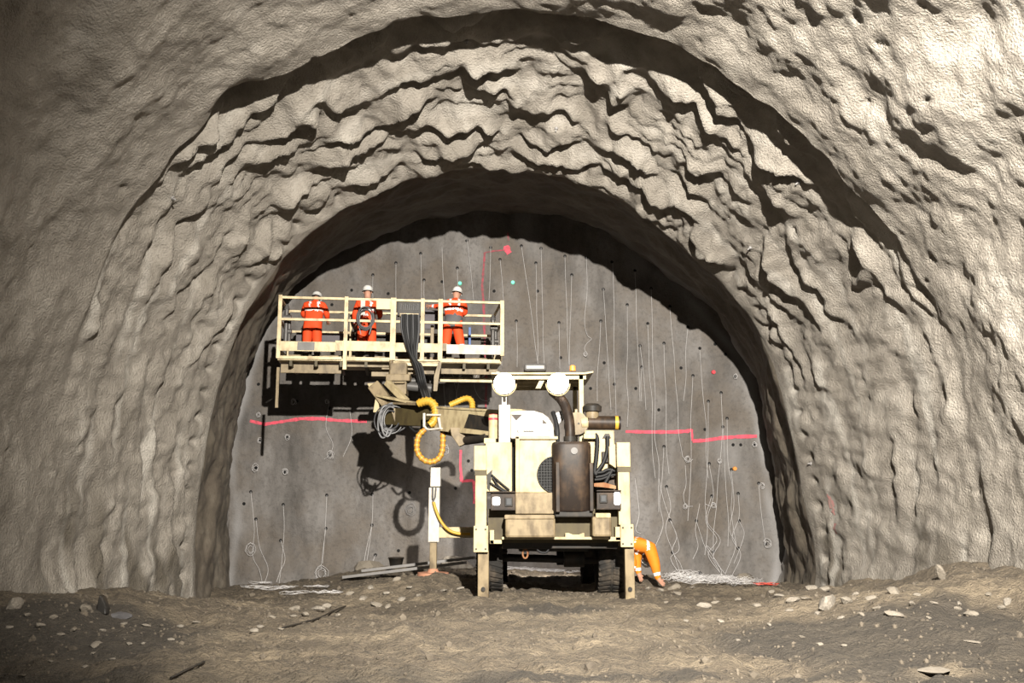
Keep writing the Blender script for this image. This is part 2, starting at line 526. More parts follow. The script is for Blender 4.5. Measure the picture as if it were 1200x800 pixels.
    seam = np.exp(-((T + 0.25 * noise(S / 1.3, 4.0, 3.0) - (YF - 0.45)) / 0.34) ** 2) * (0.15 + 0.85 * np.abs(np.cos(PHI)) ** 0.8) * np.clip(0.8 + noise(S / 1.0, T, 1.0), 0, 1)
    return V, dict(damp=damp, lime=lime, seam=seam)

tA = np.concatenate([np.linspace(-12, 6.85, 40), np.linspace(6.9, YA, 150)])
tB = np.linspace(YA, YB + 0.10, 118)
tR = np.linspace(YB + 0.10, YF + 0.35, 100)
VA, aA = lining(tA); VBm, aB = lining(tB); VR, aR = lining(tR)
wallA = grid_mesh('wall_lining', VA, 'shotcrete', attrs=aA)
wallB = grid_mesh('wall_vault', VBm, 'shotcrete', attrs=aB)
wallR = grid_mesh('wall_heading', VR, 'ring_rock', attrs=aR)

# ------------------------------------------------------------------ the face
def face_y(x, z):
    x = np.asarray(x, float); z = np.asarray(z, float)
    y = YF + 0.10 * noise(x / 1.6, z / 2.2, 40.0) + 0.05 * noise(x / 0.55, z / 0.8, 41.0) + 0.02 * noise(x / 0.2, z / 0.25, 42.0)
    y = y - 0.30 * sstep(0.6, -1.0, z) * (0.6 + 0.6 * noise(x / 1.1, z, 43.0))
    r = np.hypot(x, z - CZ)
    y = y - 0.25 * sstep(5.6, 7.2, r)                     # rounded corner
    return y
def FP(u, v, off=0.0):
    """point on the face behind a pixel"""
    p = P(u, v, YF)
    for _ in range(3):
        p = P(u, v, float(face_y(p.x, p.z)) - off)
    return p
xs = np.linspace(-8.2, 8.2, 270); zs = np.linspace(-1.6, 10.4, 200)
XX, ZZ = np.meshgrid(xs, zs)
VF = np.stack([XX, face_y(XX, ZZ), ZZ], -1)
rr_ = np.hypot(XX, ZZ - CZ); fi = np.arctan2(ZZ - CZ, XX); fi = np.where(fi < -math.pi / 2, fi + 2 * math.pi, fi)
edge = rr_ - Rk(pf, fi) + 0.15 * noise(fi * 4, 2.0, 8.0)
sm = np.clip(0.5 * sstep(0.25, 0.8, noise(XX / 1.3, ZZ / 2.0, 50.0)) + 1.0 * np.exp(-((edge + 0.18) / 0.12) ** 2) * np.clip(0.7 + noise(fi * 6, 5.0, 1.0), 0, 1) * sstep(8.6, 6.0, ZZ), 0, 1)
face = grid_mesh('wall_face', VF, 'face_rock', attrs=dict(seam=sm))

# ------------------------------------------------------------------ floor
GC = [  # pixel u, v and depth of points on the ground
 (100,700,13.6),(228,716,18.3),(170,742,12.5),(300,707,18.0),(300,692,24.2),(20,690,12.8),(40,705,12.5),(140,775,9.5),(400,690,20.5),(450,672,21.8),(505,674,18.0),(505,668,22.5),
 (566,703,15.3),(640,706,14.8),(738,703,15.3),(650,690,18.5),(770,676,20.0),(870,688,24.0),(820,690,21.5),(960,690,19.3),(900,715,16.5),(1050,684,15.7),(1110,650,14.0),
 (1060,705,14.0),(1165,664,13.2),(1190,672,12.5),(1190,730,11.0),(600,760,10.5),(300,770,10.3),(900,770,10.2),(60,770,9.9),(1150,790,8.9),(450,720,14.4),(800,730,13.0)]
gp = np.array([list(P(*g)) for g in GC])
gp = np.vstack([gp, [(-8, 4, 0.1), (8, 4, 0.1), (0, 4, 0.0), (0, -6, 0), (-8, -6, 0), (8, -6, 0), (8.5, 8, 0.3), (-8.5, 8, 0.1)]])
def ground(x, y, fine=True):
    x = np.asarray(x, float); y = np.asarray(y, float)
    num = 0; den = 0
    for gx, gy, gz in gp:
        w = 1.0 / (((x - gx) ** 2 + (y - gy) ** 2 + 0.35) ** 1.7)
        num = num + w * gz; den = den + w
    z = num / den
    if fine:
        z = z + 0.07 * noise(x / 0.9, y / 1.1, 60.0) + 0.06 * noise(x / 0.38, y / 0.42, 61.0) + 0.05 * np.abs(noise(x / 0.22, y / 0.24, 62.0)) + 0.03 * np.abs(noise(x / 0.11, y / 0.12, 64.0)) - 0.03 + 0.07 * (0.35 - np.abs(noise(x / 0.42, y / 0.5, 65.0))) * sstep(-0.2, 0.4, noise(x / 2.2, y / 1.8, 66.0))
        z = z + 0.10 * np.clip(noise(x / 0.8, y / 0.8, 63.0) - 0.15, 0, 1) * sstep(4.5, 6.5, np.abs(x))
    return z
def G(u, v, lift=0.0):
    """ground point behind a pixel"""
    dx, dy, dz = ray(u, v)
    Y = np.arange(7.0, 25.0, 0.04)
    x = dx / dy * Y; z = CAMZ + dz / dy * Y
    g = ground(x, Y)
    k = np.argmax(z < g)
    if not (z < g).any(): k = len(Y) - 20
    return Vector((x[k], Y[k], float(g[k]) + lift))
xs = np.linspace(-9, 9, 470)
ys = np.concatenate([np.linspace(-12, 6.6, 30), np.linspace(6.65, 25.0, 440)])
XX, YY = np.meshgrid(xs, ys)
ZZ = ground(XX, YY)
def blob(u, v, sx, sy):
    p = G(u, v)
    return np.exp(-((XX - p.x) / sx) ** 2 - ((YY - p.y) / sy) ** 2)
nz = noise(XX / 1.2, YY / 0.8, 70) + 0.6 * noise(XX / 0.4, YY / 0.35, 71)
wet = sum(blob(*q) for q in [(40,760,2.0,1.6),(90,740,1.2,1.2),(640,718,1.3,0.7),(1030,745,1.8,1.0),(960,738,1.3,0.6),(1170,745,1.4,1.6),(1170,790,1.6,1.2),(650,797,3.2,0.35),(250,797,2.0,0.4),(130,725,.8,.8)])
wet = sstep(0.35, 0.95, wet + 0.35 * nz) * 0.8
dry = sum(blob(*q) for q in [(940,705,1.4,1.4),(620,688,1.6,0.8),(440,690,1.6,1.2),(880,690,1.5,1.0),(350,790,1.5,0.7),(1110,785,0.8,0.4),(640,703,1.6,.4)])
dry = sstep(0.4, 1.0, dry + 0.4 * nz) * 0.7
floor = grid_mesh('floor', np.stack([XX, YY, ZZ], -1), 'mud', attrs=dict(wet=wet, dry=dry))

# ------------------------------------------------------------------ the rig
RIG = empty('platform_rig', P(648, 703, 15.3))
tag(RIG, 'cream wheeled rig on jacks, with lit floodlights and a raised work platform', 'machine')
def part(name, mat, fn, parent=RIG, bevel=0.0, label=None):
    mb = MB(); fn(mb)
    o = mb.build(name, mat, parent, bevel)
    if label: o['label'] = label
    return o
Y0 = 15.3
# --- rear jacks
def rear_jack(u0, u1, us0, us1, ul0, ul1, top, brk, s0, s1):
    j = part('jack_housing', 'cream', lambda m: (m.pbox(u0, top, u1, brk, Y0, Y0 + 0.36), m.pbox(u0 + 1.5, brk + 5, u1, s0 + 1, Y0 + 0.02, Y0 + 0.34)), bevel=0.012)
    part('band', 'olive', lambda m: m.pbox(u0 + 1, brk - 1, u1 + 0.3, brk + 6, Y0 + 0.015, Y0 + 0.35), j)
    part('sleeve', 'cream', lambda m: m.pbox(us0, s0, us1, s1, Y0 - 0.03, Y0 + 0.36), j, 0.01)
    part('jack_leg', 'cream_dirty', lambda m: m.pbox(ul0, s1 - 2, ul1, 709, Y0 + 0.06, Y0 + 0.26), j, 0.01)
    for u in (us0 + 3, us1 - 3):
        for v in (s0 + 4, s1 - 4):
            p = P(u, v, Y0 - 0.03); part('bolt', 'dark_steel', lambda m: m.cyl(p, p + Vector((0, -0.015, 0)), 0.014, n=8), j)
    def pin(m):
        p = P((ul0 + ul1) / 2, 690, Y0 + 0.06); m.cyl(p, p + Vector((0, -0.03, 0)), 0.035, n=12)
    part('pin', 'dark_steel', pin, j)
    return j
rear_jack(555.5, 570, 555, 572, 560, 572.5, 522, 551, 616, 647)
rear_jack(722.5, 739, 727, 743, 732, 744.5, 518, 547, 614, 641)
# --- body
part('side_panel', 'cream', lambda m: (m.pbox(569, 518, 600, 576, Y0 + 0.14, Y0 + 1.6), m.pbox(567, 513, 581, 520, Y0 + 0.2, Y0 + 0.7)), bevel=0.015)
def notch(m):
    m.prism([P(570.5, 556, Y0 + .12), P(577, 550, Y0 + .12), P(574, 575, Y0 + .12), P(571, 572, Y0 + .12)], (0, 0.03, 0))
part('panel_notch', 'dark_steel', notch)
hood = part('engine_hood', 'cream', lambda m: (m.pbox(606, 515, 652, 577, Y0 + 0.10, Y0 + 2.2), m.pbox(604, 511, 609, 577, Y0 + 0.05, Y0 + 0.5), m.pbox(604, 511, 654, 514.6, Y0 + 0.05, Y0 + 2.2)), bevel=0.012)
part('lower_hood_panel', 'cream_dirty', lambda m: m.pbox(604, 577, 649, 602, Y0 + 0.07, Y0 + 2.2), hood, 0.012)
gc = P(651, 556, Y0 + 0.10)
part('fan_opening', 'black', lambda m: m.cyl(gc + Vector((0, -0.012, 0)), gc + Vector((0, 0.05, 0)), 0.295, n=32), hood)
def grille(m):
    r = 0.29
    for k in range(-6, 7):
        q = k * 0.046; h = math.sqrt(max(r * r - q * q, 0))
        if h < 0.04: continue
        m.beam(gc + Vector((q, -0.02, -h)), gc + Vector((q, -0.02, h)), 0.006, 0.006, (0, 1, 0))
        m.beam(gc + Vector((-h, -0.024, q)), gc + Vector((h, -0.024, q)), 0.006, 0.006)
    ring = [gc + Vector((math.cos(a) * r, -0.02, math.sin(a) * r)) for a in np.linspace(0, 2 * math.pi, 33)]
    m.tube(ring, 0.012, 5, False)
part('fan_guard', 'guard_wire', grille, hood)
# dark slot between the side panel and hood
part('slot_plate', 'black', lambda m: m.pbox(599, 524, 606, 577, Y0 + 0.35, Y0 + 0.5))
# rear plate
part('rear_plate', 'olive', lambda m: m.pbox(572, 596, 733, 636, Y0 + 0.26, Y0 + 0.34))
part('frame_rail', 'cream', lambda m: (m.pbox(574, 632.5, 588, 637, Y0 + 0.1, Y0 + 0.3), m.pbox(574, 621, 579, 637, Y0 + 0.1, Y0 + 0.3), m.pbox(588, 629, 716, 632, Y0 + 0.05, Y0 + 0.3),
      m.pbox(713, 629, 731, 634, Y0 + 0.05, Y0 + 0.3), m.pbox(721, 617, 731, 633, Y0 + 0.05, Y0 + 0.3)), bevel=0.006)
bx = part('step_box', 'cream_dirty', lambda m: m.pbox(592, 606, 651, 630, Y0 - 0.16, Y0 + 0.3), bevel=0.035)
part('box_lid', 'cream_dirty', lambda m: m.pbox(591, 603, 650, 608.5, Y0 - 0.18, Y0 + 0.3), bx, 0.02)
bx = part('tool_box', 'cream_dirty', lambda m: m.pbox(694, 605, 717, 629, Y0 - 0.12, Y0 + 0.3), bevel=0.035)
part('box_lid', 'cream', lambda m: m.pbox(698, 601, 716, 607, Y0 - 0.14, Y0 + 0.3), bx, 0.015)
part('tow_bracket', 'cream', lambda m: m.prism([P(u, v, Y0 + .2) for u, v in [(662,624),(666,624),(671,626),(678,626),(682,624),(684,624),(684,629),(662,629)]], (0, -0.12, 0)))
# --- muffler
def superell(cx, cy, a, b_, n=40, e=3.2):
    out = []
    for i in range(n):
        t = 2 * math.pi * i / n; c_, s_ = math.cos(t), math.sin(t)
        out.append((cx + a * abs(c_) ** (2 / e) * (1 if c_ >= 0 else -1), cy + b_ * abs(s_) ** (2 / e) * (1 if s_ >= 0 else -1)))
    return out
def muf(m):
    a = P(646.5, 517, Y0 - 0.05); b_ = P(694.5, 599, Y0 - 0.05)
    cx = (a.x + b_.x) / 2; hw = (b_.x - a.x) / 2; cy = Y0 - 0.05 + 0.22
    n = 40; vs = []
    for z, k in ((b_.z, 0.93), (b_.z + .03, 1.0), (a.z - 0.06, 1.0), (a.z - .02, 0.96), (a.z, 0.86)):
        vs += [(x, y, z) for x, y in superell(cx, cy, hw * k, 0.24 * k)]
    fs = [(r*n + i, r*n + (i+1) % n, (r+1)*n + (i+1) % n, (r+1)*n + i) for r in range(4) for i in range(n)]
    m.add(vs, fs, True)
    m.add(vs[:n], [tuple(range(n))]); m.add(vs[-n:], [tuple(range(n))])
muff = part('muffler', 'brown_steel', muf, label='dark brown exhaust silencer box')
part('mounting_strap', 'brown_steel', lambda m: m.pbox(651, 541, 656.5, 600, Y0 - 0.13, Y0 - 0.05), muff, 0.01)
part('mounting_strap', 'brown_steel', lambda m: m.pbox(690.5, 542, 696, 599, Y0 - 0.10, Y0 + 0.0), muff, 0.01)
q = P(673, 528, Y0 - 0.09)
part('drain_plug', 'grey_steel', lambda m: m.cyl(q, q + Vector((0, 0.06, 0)), 0.055, n=20), muff)
part('heat_shield', 'dark_steel', lambda m: m.pbox(650, 598, 695, 606, Y0 - 0.02, Y0 + 0.3), muff, .02)
ex = [P(668, 518, Y0 + .2), P(668, 505, Y0 + .2), P(666.5, 490, Y0 + .25), P(662, 475, Y0 + .35), P(656, 466, Y0 + .45), P(648, 459, Y0 + .65)]
part('exhaust_pipe', 'brown_steel', lambda m: m.tube(spline(ex, 6), 0.085, 14))
def clamp(m):
    p = P(668, 515, Y0 + .2); m.cyl(p + Vector((0, 0, -.03)), p + Vector((0, 0, .05)), 0.105, n=16)
part('pipe_clamp', 'dark_steel', clamp)
part('intake_hose', 'rubber', lambda m: m.tube(spline([P(653, 520, Y0 + .3), P(653, 505, Y0 + .3), P(651, 492, Y0 + .4), P(648, 483, Y0 + .5)], 6), 0.04, 8))
# --- drum, air filter, pre-cleaner
dc = P(676, 496, Y0 + 0.5)
dr = part('drum', 'cream_dirty', lambda m: (m.cyl(dc, dc + Vector((0, 0.5, 0)), 0.19, n=28)))
part('drum_hub', 'dark_steel', lambda m: m.cyl(dc + Vector((.03, -.01, 0)), dc + Vector((.03, .05, 0)), 0.018, n=10), dr)
fa, fb = P(689, 495, Y0 + 0.55), P(727, 495.5, Y0 + 0.55)
af = part('air_filter', 'brown_steel', lambda m: m.cyl(fa, fb, 0.115, n=24))
part('filter_band', 'yellow', lambda m: m.cyl(fa.lerp(fb, .83), fa.lerp(fb, .93), 0.119, n=24), af)
part('filter_neck', 'cream', lambda m: m.cyl(P(681, 496, Y0 + .55), fa, 0.09, 0.10, n=20), af)
pc = P(694, 487, Y0 + .55)
pre = part('pre_cleaner', 'dark_steel', lambda m: (m.cyl(P(694, 482, Y0 + .55), P(694, 476, Y0 + .55), 0.155, 0.16, n=24), m.cyl(P(694, 476, Y0 + .55), P(694, 473, Y0 + .55), 0.16, 0.10, n=24)))
part('pre_cleaner_stem', 'cream_dirty', lambda m: m.cyl(pc + Vector((0, 0, -.05)), P(694, 481, Y0 + .55), 0.11, n=20), pre)
# --- right hand side machinery
part('valve_plate', 'cream', lambda m: (m.pbox(685, 504, 720.5, 552, Y0 + 0.45, Y0 + 1.3), m.pbox(684, 508, 698, 514, Y0 + .3, Y0 + .5)), bevel=0.012)
part('gusset_plate', 'cream', lambda m: m.prism([P(u, v, Y0 + .2) for u, v in [(713.5,523),(724,519),(724,550),(714,543)]], (0, 0.25, 0)), bevel=0.006)
part('valve_block', 'brown_steel', lambda m: (m.pbox(705, 529, 713, 542, Y0 + 0.38, Y0 + 0.5), m.pbox(697, 551, 724, 576, Y0 + 0.5, Y0 + 0.9)), bevel=0.01)
for pts, r in [([(697,508),(700,515),(699,535),(697,552),(699,556)], .034), ([(712,511),(712,525),(708,540),(701,551),(698,554)], .032),
               ([(697,554),(706,553),(713,550),(722,552)], .028), ([(698,559),(708,557),(715,553)], .026), ([(709,566),(714,557),(718,549)], .03), ([(697,562),(705,561),(716,557),(724,556)], .022)]:
    part('hydraulic_hose', 'rubber', lambda m: m.tube(spline([P(u, v, Y0 + .34) for u, v in pts], 6), r, 8))
part('hose_plate', 'dark_steel', lambda m: m.prism([P(u, v, Y0 + .42) for u, v in [(706,513),(709,508),(714,508),(716,513)]], (0, 0.06, 0)))
part('orange_cover', 'rust', lambda m: m.prism([P(u, v, Y0 + .12) for u, v in [(696,566),(708,565),(722,569),(722,573),(708,571),(696,570)]], (0, 0.3, 0)), bevel=.005)
for pts in [[(576,556),(586,565),(597,574)], [(577,559),(584,569),(594,576)], [(574,565),(583,571),(593,577)]]:
    part('hydraulic_hose', 'rubber', lambda m: m.tube(spline([P(u, v, Y0 + .09) for u, v in pts], 6), .016, 6))
# --- lamp clusters
def lamps(u0, v0, u1, v1, on, off):
    h = part('lamp_housing', 'brown_steel', lambda m: (m.pbox(u0, v0, u1, v1, Y0 + 0.0, Y0 + 0.25), m.pbox(u0, v1 - 1.8, u1, v1, Y0 - 0.06, Y0 + .1), m.pbox(u0, v0 - .5, u1, v0 + 1.2, Y0 - 0.06, Y0 + .1)), bevel=.008)
    part('lamp', 'rear_lamp_glow', lambda m: m.pbox(*on, Y0 - 0.035, Y0 + .02), h, .03, 'lit white work lamp')
    part('lamp', 'lamp_off', lambda m: m.pbox(*off, Y0 - 0.035, Y0 + .02), h, .02, 'unlit grey lamp lens')
    part('lamp_rim', 'dark_steel', lambda m: m.pbox(off[0] - 1, off[1] - 1, off[2] + 1, off[3] + 1, Y0 - .02, Y0 + .01), h, .01)
lamps(575, 576, 604, 598, (577, 582, 586, 592), (592.5, 583.5, 600, 592.5))
lamps(699, 574.5, 728, 597, (719.5, 576.5, 727.5, 591.5), (703.5, 580, 711, 588.5))
# --- under frame, axles, wheels
part('chassis_beam', 'dark_steel', lambda m: (m.pbox(588, 634, 724, 643, Y0 + .35, Y0 + 5.3), m.pbox(608, 640, 690, 646, Y0 + .7, Y0 + 1.9)), bevel=.02)
gz = lambda x, y: float(ground(x, y))
def wheel(x, y, r, w, s):
    z = gz(x, y) + r - 0.03
    c_ = Vector((x, y, z))
    def tread(m):
        n = 36; prof = [(-.5, .80), (-.5, .92), (-.42, .985), (-.2, 1.0), (.2, 1.0), (.42, .985), (.5, .92), (.5, .80), (.38, .60), (-.38, .60)]
        vs = []
        for i in range(n):
            a = 2 * math.pi * i / n
            for px_, pr in prof: vs.append(c_ + Vector((px_ * w, math.cos(a) * r * pr, math.sin(a) * r * pr)))
        k = len(prof)
        m.add(vs, [(i*k + j, i*k + (j+1) % k, ((i+1) % n)*k + (j+1) % k, ((i+1) % n)*k + j) for i in range(n) for j in range(k)], True)
        for i in range(n):                                   # lugs
            a = 2 * math.pi * (i + .5) / n
            for sd in (-1, 1):
                p0 = c_ + Vector((sd * .02, math.cos(a) * r, math.sin(a) * r)); p1 = c_ + Vector((sd * .5 * w, math.cos(a + .1) * r * .97, math.sin(a + .1) * r * .97))
                m.beam(p0, p1, .05, .045, (0, math.cos(a), math.sin(a)))
    t = part('tyre', 'tyre', tread)
    part('wheel_rim', 'cream_dirty', lambda m: (m.cyl(c_ + Vector((-.3 * w, 0, 0)), c_ + Vector((.3 * w, 0, 0)), r * .62, n=28), m.cyl(c_ + Vector((s * .3 * w, 0, 0)), c_ + Vector((s * .48 * w, 0, 0)), r * .26, n=18)), t)
    return c_
w1 = wheel(1.68, 16.75, 0.56, 0.44, 1); w2 = wheel(-0.38, 16.75, 0.56, 0.44, -1)
w3 = wheel(1.62, 19.7, 0.50, 0.40, 1); w4 = wheel(-0.30, 19.7, 0.50, 0.40, -1)
part('axle', 'dark_steel', lambda m: (m.cyl(w1, w2, .055, n=14), m.cyl((w1 + w2) / 2 + Vector((.25, 0, .02)), (w1 + w2) / 2 + Vector((.6, 0, .02)), .15, n=18)))
part('axle', 'dark_steel', lambda m: (m.cyl(w3, w4, .055, n=14), m.cyl((w3 + w4) / 2 + Vector((.25, 0, 0)), (w3 + w4) / 2 + Vector((.6, 0, 0)), .15, n=18)))
part('under_hose', 'rubber', lambda m: m.tube(spline([P(627, 640, Y0 + .4), P(632, 646, Y0 + .4), P(640, 647, Y0 + .4), P(645, 640, Y0 + .4)], 6), .018, 6))
part('tow_hook', 'rust', lambda m: m.tube([P(615.5 + 3 * math.sin(a), 648.5 - 5.5 * math.cos(a), Y0 + .5) for a in np.linspace(0, 2 * math.pi, 20)], .016, 6, False))
# long lower body behind the rear panels
part('engine_body', 'cream_dirty', lambda m: (m.box(-.35, 1.75, 17.4, 19.0, 1.35, 2.35), m.box(.05, 1.45, 19.0, 20.4, 1.2, 2.0)), bevel=.03)
# --- white bonnet
bonnet = part('bonnet', 'white_paint', lambda m: m.prism([P(u, v, Y0 + .45) for u, v in [(598,514),(598,482),(612,480.5),(626,481),(636,484),(643,489),(648,497),(651,507),(651.5,514)]], (0, 1.3, 0)), bevel=.03)
for q3 in ([(599, 485.5), (612, 485.5), (605, 492.5)], [(636, 491), (641, 496), (636, 496)]):
    part('vent_slot', 'brown_steel', lambda m: m.prism([P(u, v, Y0 + .44) for u, v in q3], (0, .012, 0)), bonnet)
for u0, v0, u1, v1 in [(606.3,503.5,607,506.3),(606.3,505.8,608.3,506.4)] + [(613.5 + 1.5 * k, 504.2 + .5 * (k % 2), 614.7 + 1.5 * k, 506) for k in range(8)] + [(634,504,634.7,505),(643.5,503,644.3,505)]:
    part('letter_mark', 'text_dark', lambda m: m.pbox(u0, v0, u1, v1, Y0 + .44, Y0 + .452), bonnet)
part('chrome_duct', 'aluminium', lambda m: m.prism([P(u, v, Y0 + .55) for u, v in [(649,484),(658,480.5),(662,489),(655,498),(650,500)]], (0, .25, 0)), bevel=.02)
# --- canopy
ca = P(575.5, 434.5, Y0 + .55); cb = P(695.5, 438.5, Y0 + .55)
can = part('canopy', 'cream', lambda m: (m.box(ca.x, cb.x - .15, Y0 + .55, Y0 + 2.3, cb.z, cb.z + .035), m.prism([(cb.x - .15, Y0 + .55, cb.z), (cb.x, Y0 + .55, cb.z + .03), (cb.x, Y0 + .55, cb.z + .06), (cb.x - .15, Y0 + .55, cb.z + .035)], (0, 1.75, 0))), bevel=.006)
zc = cb.z
for y in (Y0 + .62, Y0 + 1.1, Y0 + 1.6, Y0 + 2.2):
    part('roof_rail', 'cream', lambda m: m.box(ca.x + .12, cb.x - .12, y, y + .05, zc - .075, zc), can)
def crails2(m):
    a = P(625, 447, Y0 + .6); b_ = P(632, 456, Y0 + .6)
    m.prism([P(632, 446, Y0 + .6), P(638, 446, Y0 + .6), P(633.5, 455, Y0 + .6), P(627.5, 455, Y0 + .6)], (0, .03, 0))
part('roof_bracket', 'cream', crails2, can)
for u, y in ((681, Y0 + .62), (681, Y0 + 2.2), (592, Y0 + 2.2)):
    p = P(u, 440, Y0 + .62)
    part('canopy_post', 'cream', lambda m: m.box(p.x - .04, p.x + .04, y, y + .08, 2.3, zc), can, .006)
part('roof_box', 'grey_steel', lambda m: m.pbox(614, 425.5, 640.5, 434.6, Y0 + .9, Y0 + 1.35), can, .04, 'grey box on the canopy roof')
bc = P(671, 434.6, Y0 + .8)
part('beacon', 'orange_plastic', lambda m: (m.cyl(bc, bc + Vector((0, 0, .085)), .055, .05, n=18), m.cyl(bc + Vector((0, 0, .085)), bc + Vector((0, 0, .10)), .05, .03, n=18)), can, label='small orange beacon')
# --- lamp post and cylinder cap
part('lamp_post', 'white_paint', lambda m: (m.pbox(584.5, 474, 598, 521, Y0 + .36, Y0 + .6), m.pbox(588, 462, 594, 476, Y0 + .4, Y0 + .5)), bevel=.012)
cc0, cc1 = P(578, 514, Y0 + .6), P(578, 486, Y0 + .6)
cy = part('cylinder', 'cream', lambda m: m.cyl(cc0, cc1, .08, n=20))
part('cylinder_tape', 'red', lambda m: m.cyl(cc0.lerp(cc1, .78), cc0.lerp(cc1, 1.02), .083, .075, n=20), cy, label='red taped top')
# --- floodlights (the lamps of the rig; each gives its own light)
for u, v in ((591, 449), (654, 449)):
    c_ = P(u, v, Y0 + .3)
    fl = part('floodlight', 'dark_steel', lambda m: (m.cyl(c_ + Vector((0, .015, 0)), c_ + Vector((0, .13, 0)), .175, .09, n=28), m.beam(c_ + Vector((0, .08, -.1)), c_ + Vector((0, .12, -.3)), .05, .04)))
    part('lamp_lens', 'lamp_glow', lambda m: (m.cyl(c_ + Vector((0, -.012, 0)), c_ + Vector((0, .014, 0)), .15, .175, n=28),), fl, label='bright white lit lens')
    part('lamp_bracket', 'cream', lambda m: m.tube([c_ + Vector((math.cos(a) * .20, .06, math.sin(a) * .20)) for a in np.linspace(math.pi, 2 * math.pi, 17)], .012, 6), fl)
    spot('rig_floodlight', c_ + Vector((0, -.05, 0)), c_ + Vector((0, -6, -1.2)), 260, 150, 0.6, 0.12, (1.0, 0.92, 0.8))
# --- front outrigger
Yo = 18.0
zf = gz(P(505, 672, Yo).x, Yo)
og = part('outrigger', 'white_paint', lambda m: m.pbox(502.5, 571, 514.5, 635, Yo, Yo + .22), bevel=.012)
part('outrigger_head', 'white_paint', lambda m: m.pbox(504.5, 547.5, 516, 570, Yo - .03, Yo + .22), og, .01)
part('valve', 'grey_steel', lambda m: (m.tube([P(507, 570, Yo - .05), P(507, 585, Yo - .05)], .018, 6), m.tube([P(511, 570, Yo - .05), P(510, 582, Yo - .05), P(507, 588, Yo - .05)], .015, 6)), og)
oa = P(503.5, 634, Yo); ob = P(511.5, 640, Yo)
part('outrigger_leg', 'cream_dirty', lambda m: m.box(oa.x, ob.x, Yo + .04, Yo + .16, zf + .05, oa.z + .1), og, .01)
pc_ = Vector(((oa.x + ob.x) / 2, Yo + .1, zf))
part('foot_pad', 'foot_pad', lambda m: (m.cyl(pc_ + Vector((0, 0, -.03)), pc_ + Vector((0, 0, .05)), .30, .29, n=24), m.cyl(pc_ + Vector((0, 0, .05)), pc_ + Vector((0, 0, .12)), .12, .08, n=16)), og, label='rust red round foot pad')
part('outrigger_arm', 'cream', lambda m: m.pbox(513, 617.5, 572, 630, Yo + .02, Yo + .22), og, .012)
part('outrigger_hose', 'yellow', lambda m: m.tube(spline([P(508, 588, Yo - .06), P(511, 598, Yo - .07), P(517, 611, Yo - .09), P(526, 621, Yo - .09), P(537, 625, Yo - .08), P(551, 625.5, Yo - .05)], 8), .028, 8), og)
# ------------------------------------------------------------------ boom
b0, b1 = P(592, 496, 17.2), P(512, 490, 18.9)
boom = part('boom', 'cream', lambda m: (m.beam(b0, b1, .34, .44),), bevel=.015)
def slewpost(m):
    m.cyl((b0.x + .1, b0.y + .1, 2.2), (b0.x + .1, b0.y + .1, b0.z + .25), .28, n=24)
part('slew_post', 'cream', slewpost)
dirb = (b1 - b0).normalized(); nb = dirb.cross(Vector((0, 0, 1))).normalized()
if nb.y > 0: nb = -nb
def onb(t, h, o_=0.172):   # point on the camera side of the boom, t along, h up
    return b0 + (b1 - b0) * t + Vector((0, 0, h)) + nb * o_
part('boom_recess', 'dark_steel', lambda m: m.prism([onb(.12, -.16), onb(.13, .10), onb(.40, .13), onb(.47, -.14)], nb * .006), boom)
part('boom_lip', 'cream', lambda m: (m.prism([onb(-.02, .20, .19), onb(1.0, .20, .19), onb(1.0, .24, .19), onb(-.02, .24, .19)], -nb * .38), m.prism([onb(0, -.24, .18), onb(1.0, -.24, .18), onb(1.0, -.20, .18), onb(0, -.20, .18)], -nb * .36)), boom)
part('boom_gusset', 'cream_dirty', lambda m: m.prism([P(u, v, 18.0) for u, v in [(527,500),(562,502),(543,521),(538,523),(529,510)]], (0, .2, 0)), boom, .01)
part('lift_cylinder', 'dark_steel', lambda m: (m.cyl(P(572, 512, 17.4), P(545, 516, 18.1), .09, n=14), m.cyl(P(548, 513, 18.05), P(518, 505, 18.8), .05, n=12)), boom)
part('boom_handle', 'white_paint', lambda m: (m.tube(spline([P(500, 486, 18.55), P(524, 486.5, 18.5), P(530, 490, 18.5), P(542, 489, 18.4)], 5), .022, 6), m.tube([P(497, 500, 18.6), P(497, 484, 18.6)], .03, 6), m.tube([P(514, 489, 18.5), P(516, 502, 18.5), P(528, 505, 18.4)], .035, 6), m.tube(spline([P(497, 499, 18.6), P(502, 503, 18.6), P(515, 502, 18.5)], 5), .025, 6)), boom)
part('boom_strut', 'dark_steel', lambda m: (m.tube([P(541, 491, 18.15), P(531, 503, 18.2)], .02, 6), m.tube(spline([P(553, 488, 17.9), P(547, 495, 17.95), P(546, 506, 17.95)], 5), .06, 8)), boom)
# telescopic section and elbow
t0, t1 = P(516, 488, 18.9), P(450, 486, 20.0)
part('boom_extension', 'olive', lambda m: m.beam(t0, t1, .30, .42), boom, .012)
part('extension_plate', 'cream_dirty', lambda m: m.beam(t0 + Vector((-.3, 0, .24)), t1 + Vector((0, 0, .26)), .36, .06), boom, .008)
el = part('boom_elbow', 'cream_dirty', lambda m: m.beam(P(440, 453, 19.95), P(462, 482, 19.85), .55, .26, (1, 0, 1)), boom, .02)
part('elbow_top_plate', 'cream', lambda m: m.beam(P(447, 464, 19.75), P(492, 473.5, 19.1), .34, .05), el, .008)
part('elbow_lug', 'cream', lambda m: m.prism([P(u, v, 19.75) for u, v in [(430,449),(443,448),(440,456),(435,459)]], (0, .5, 0)), el, .012)
part('elbow_leg', 'cream', lambda m: m.prism([P(u, v, 19.7) for u, v in [(440,465),(443,466),(445,483),(437,483)]], (0, .4, 0)), el, .012)
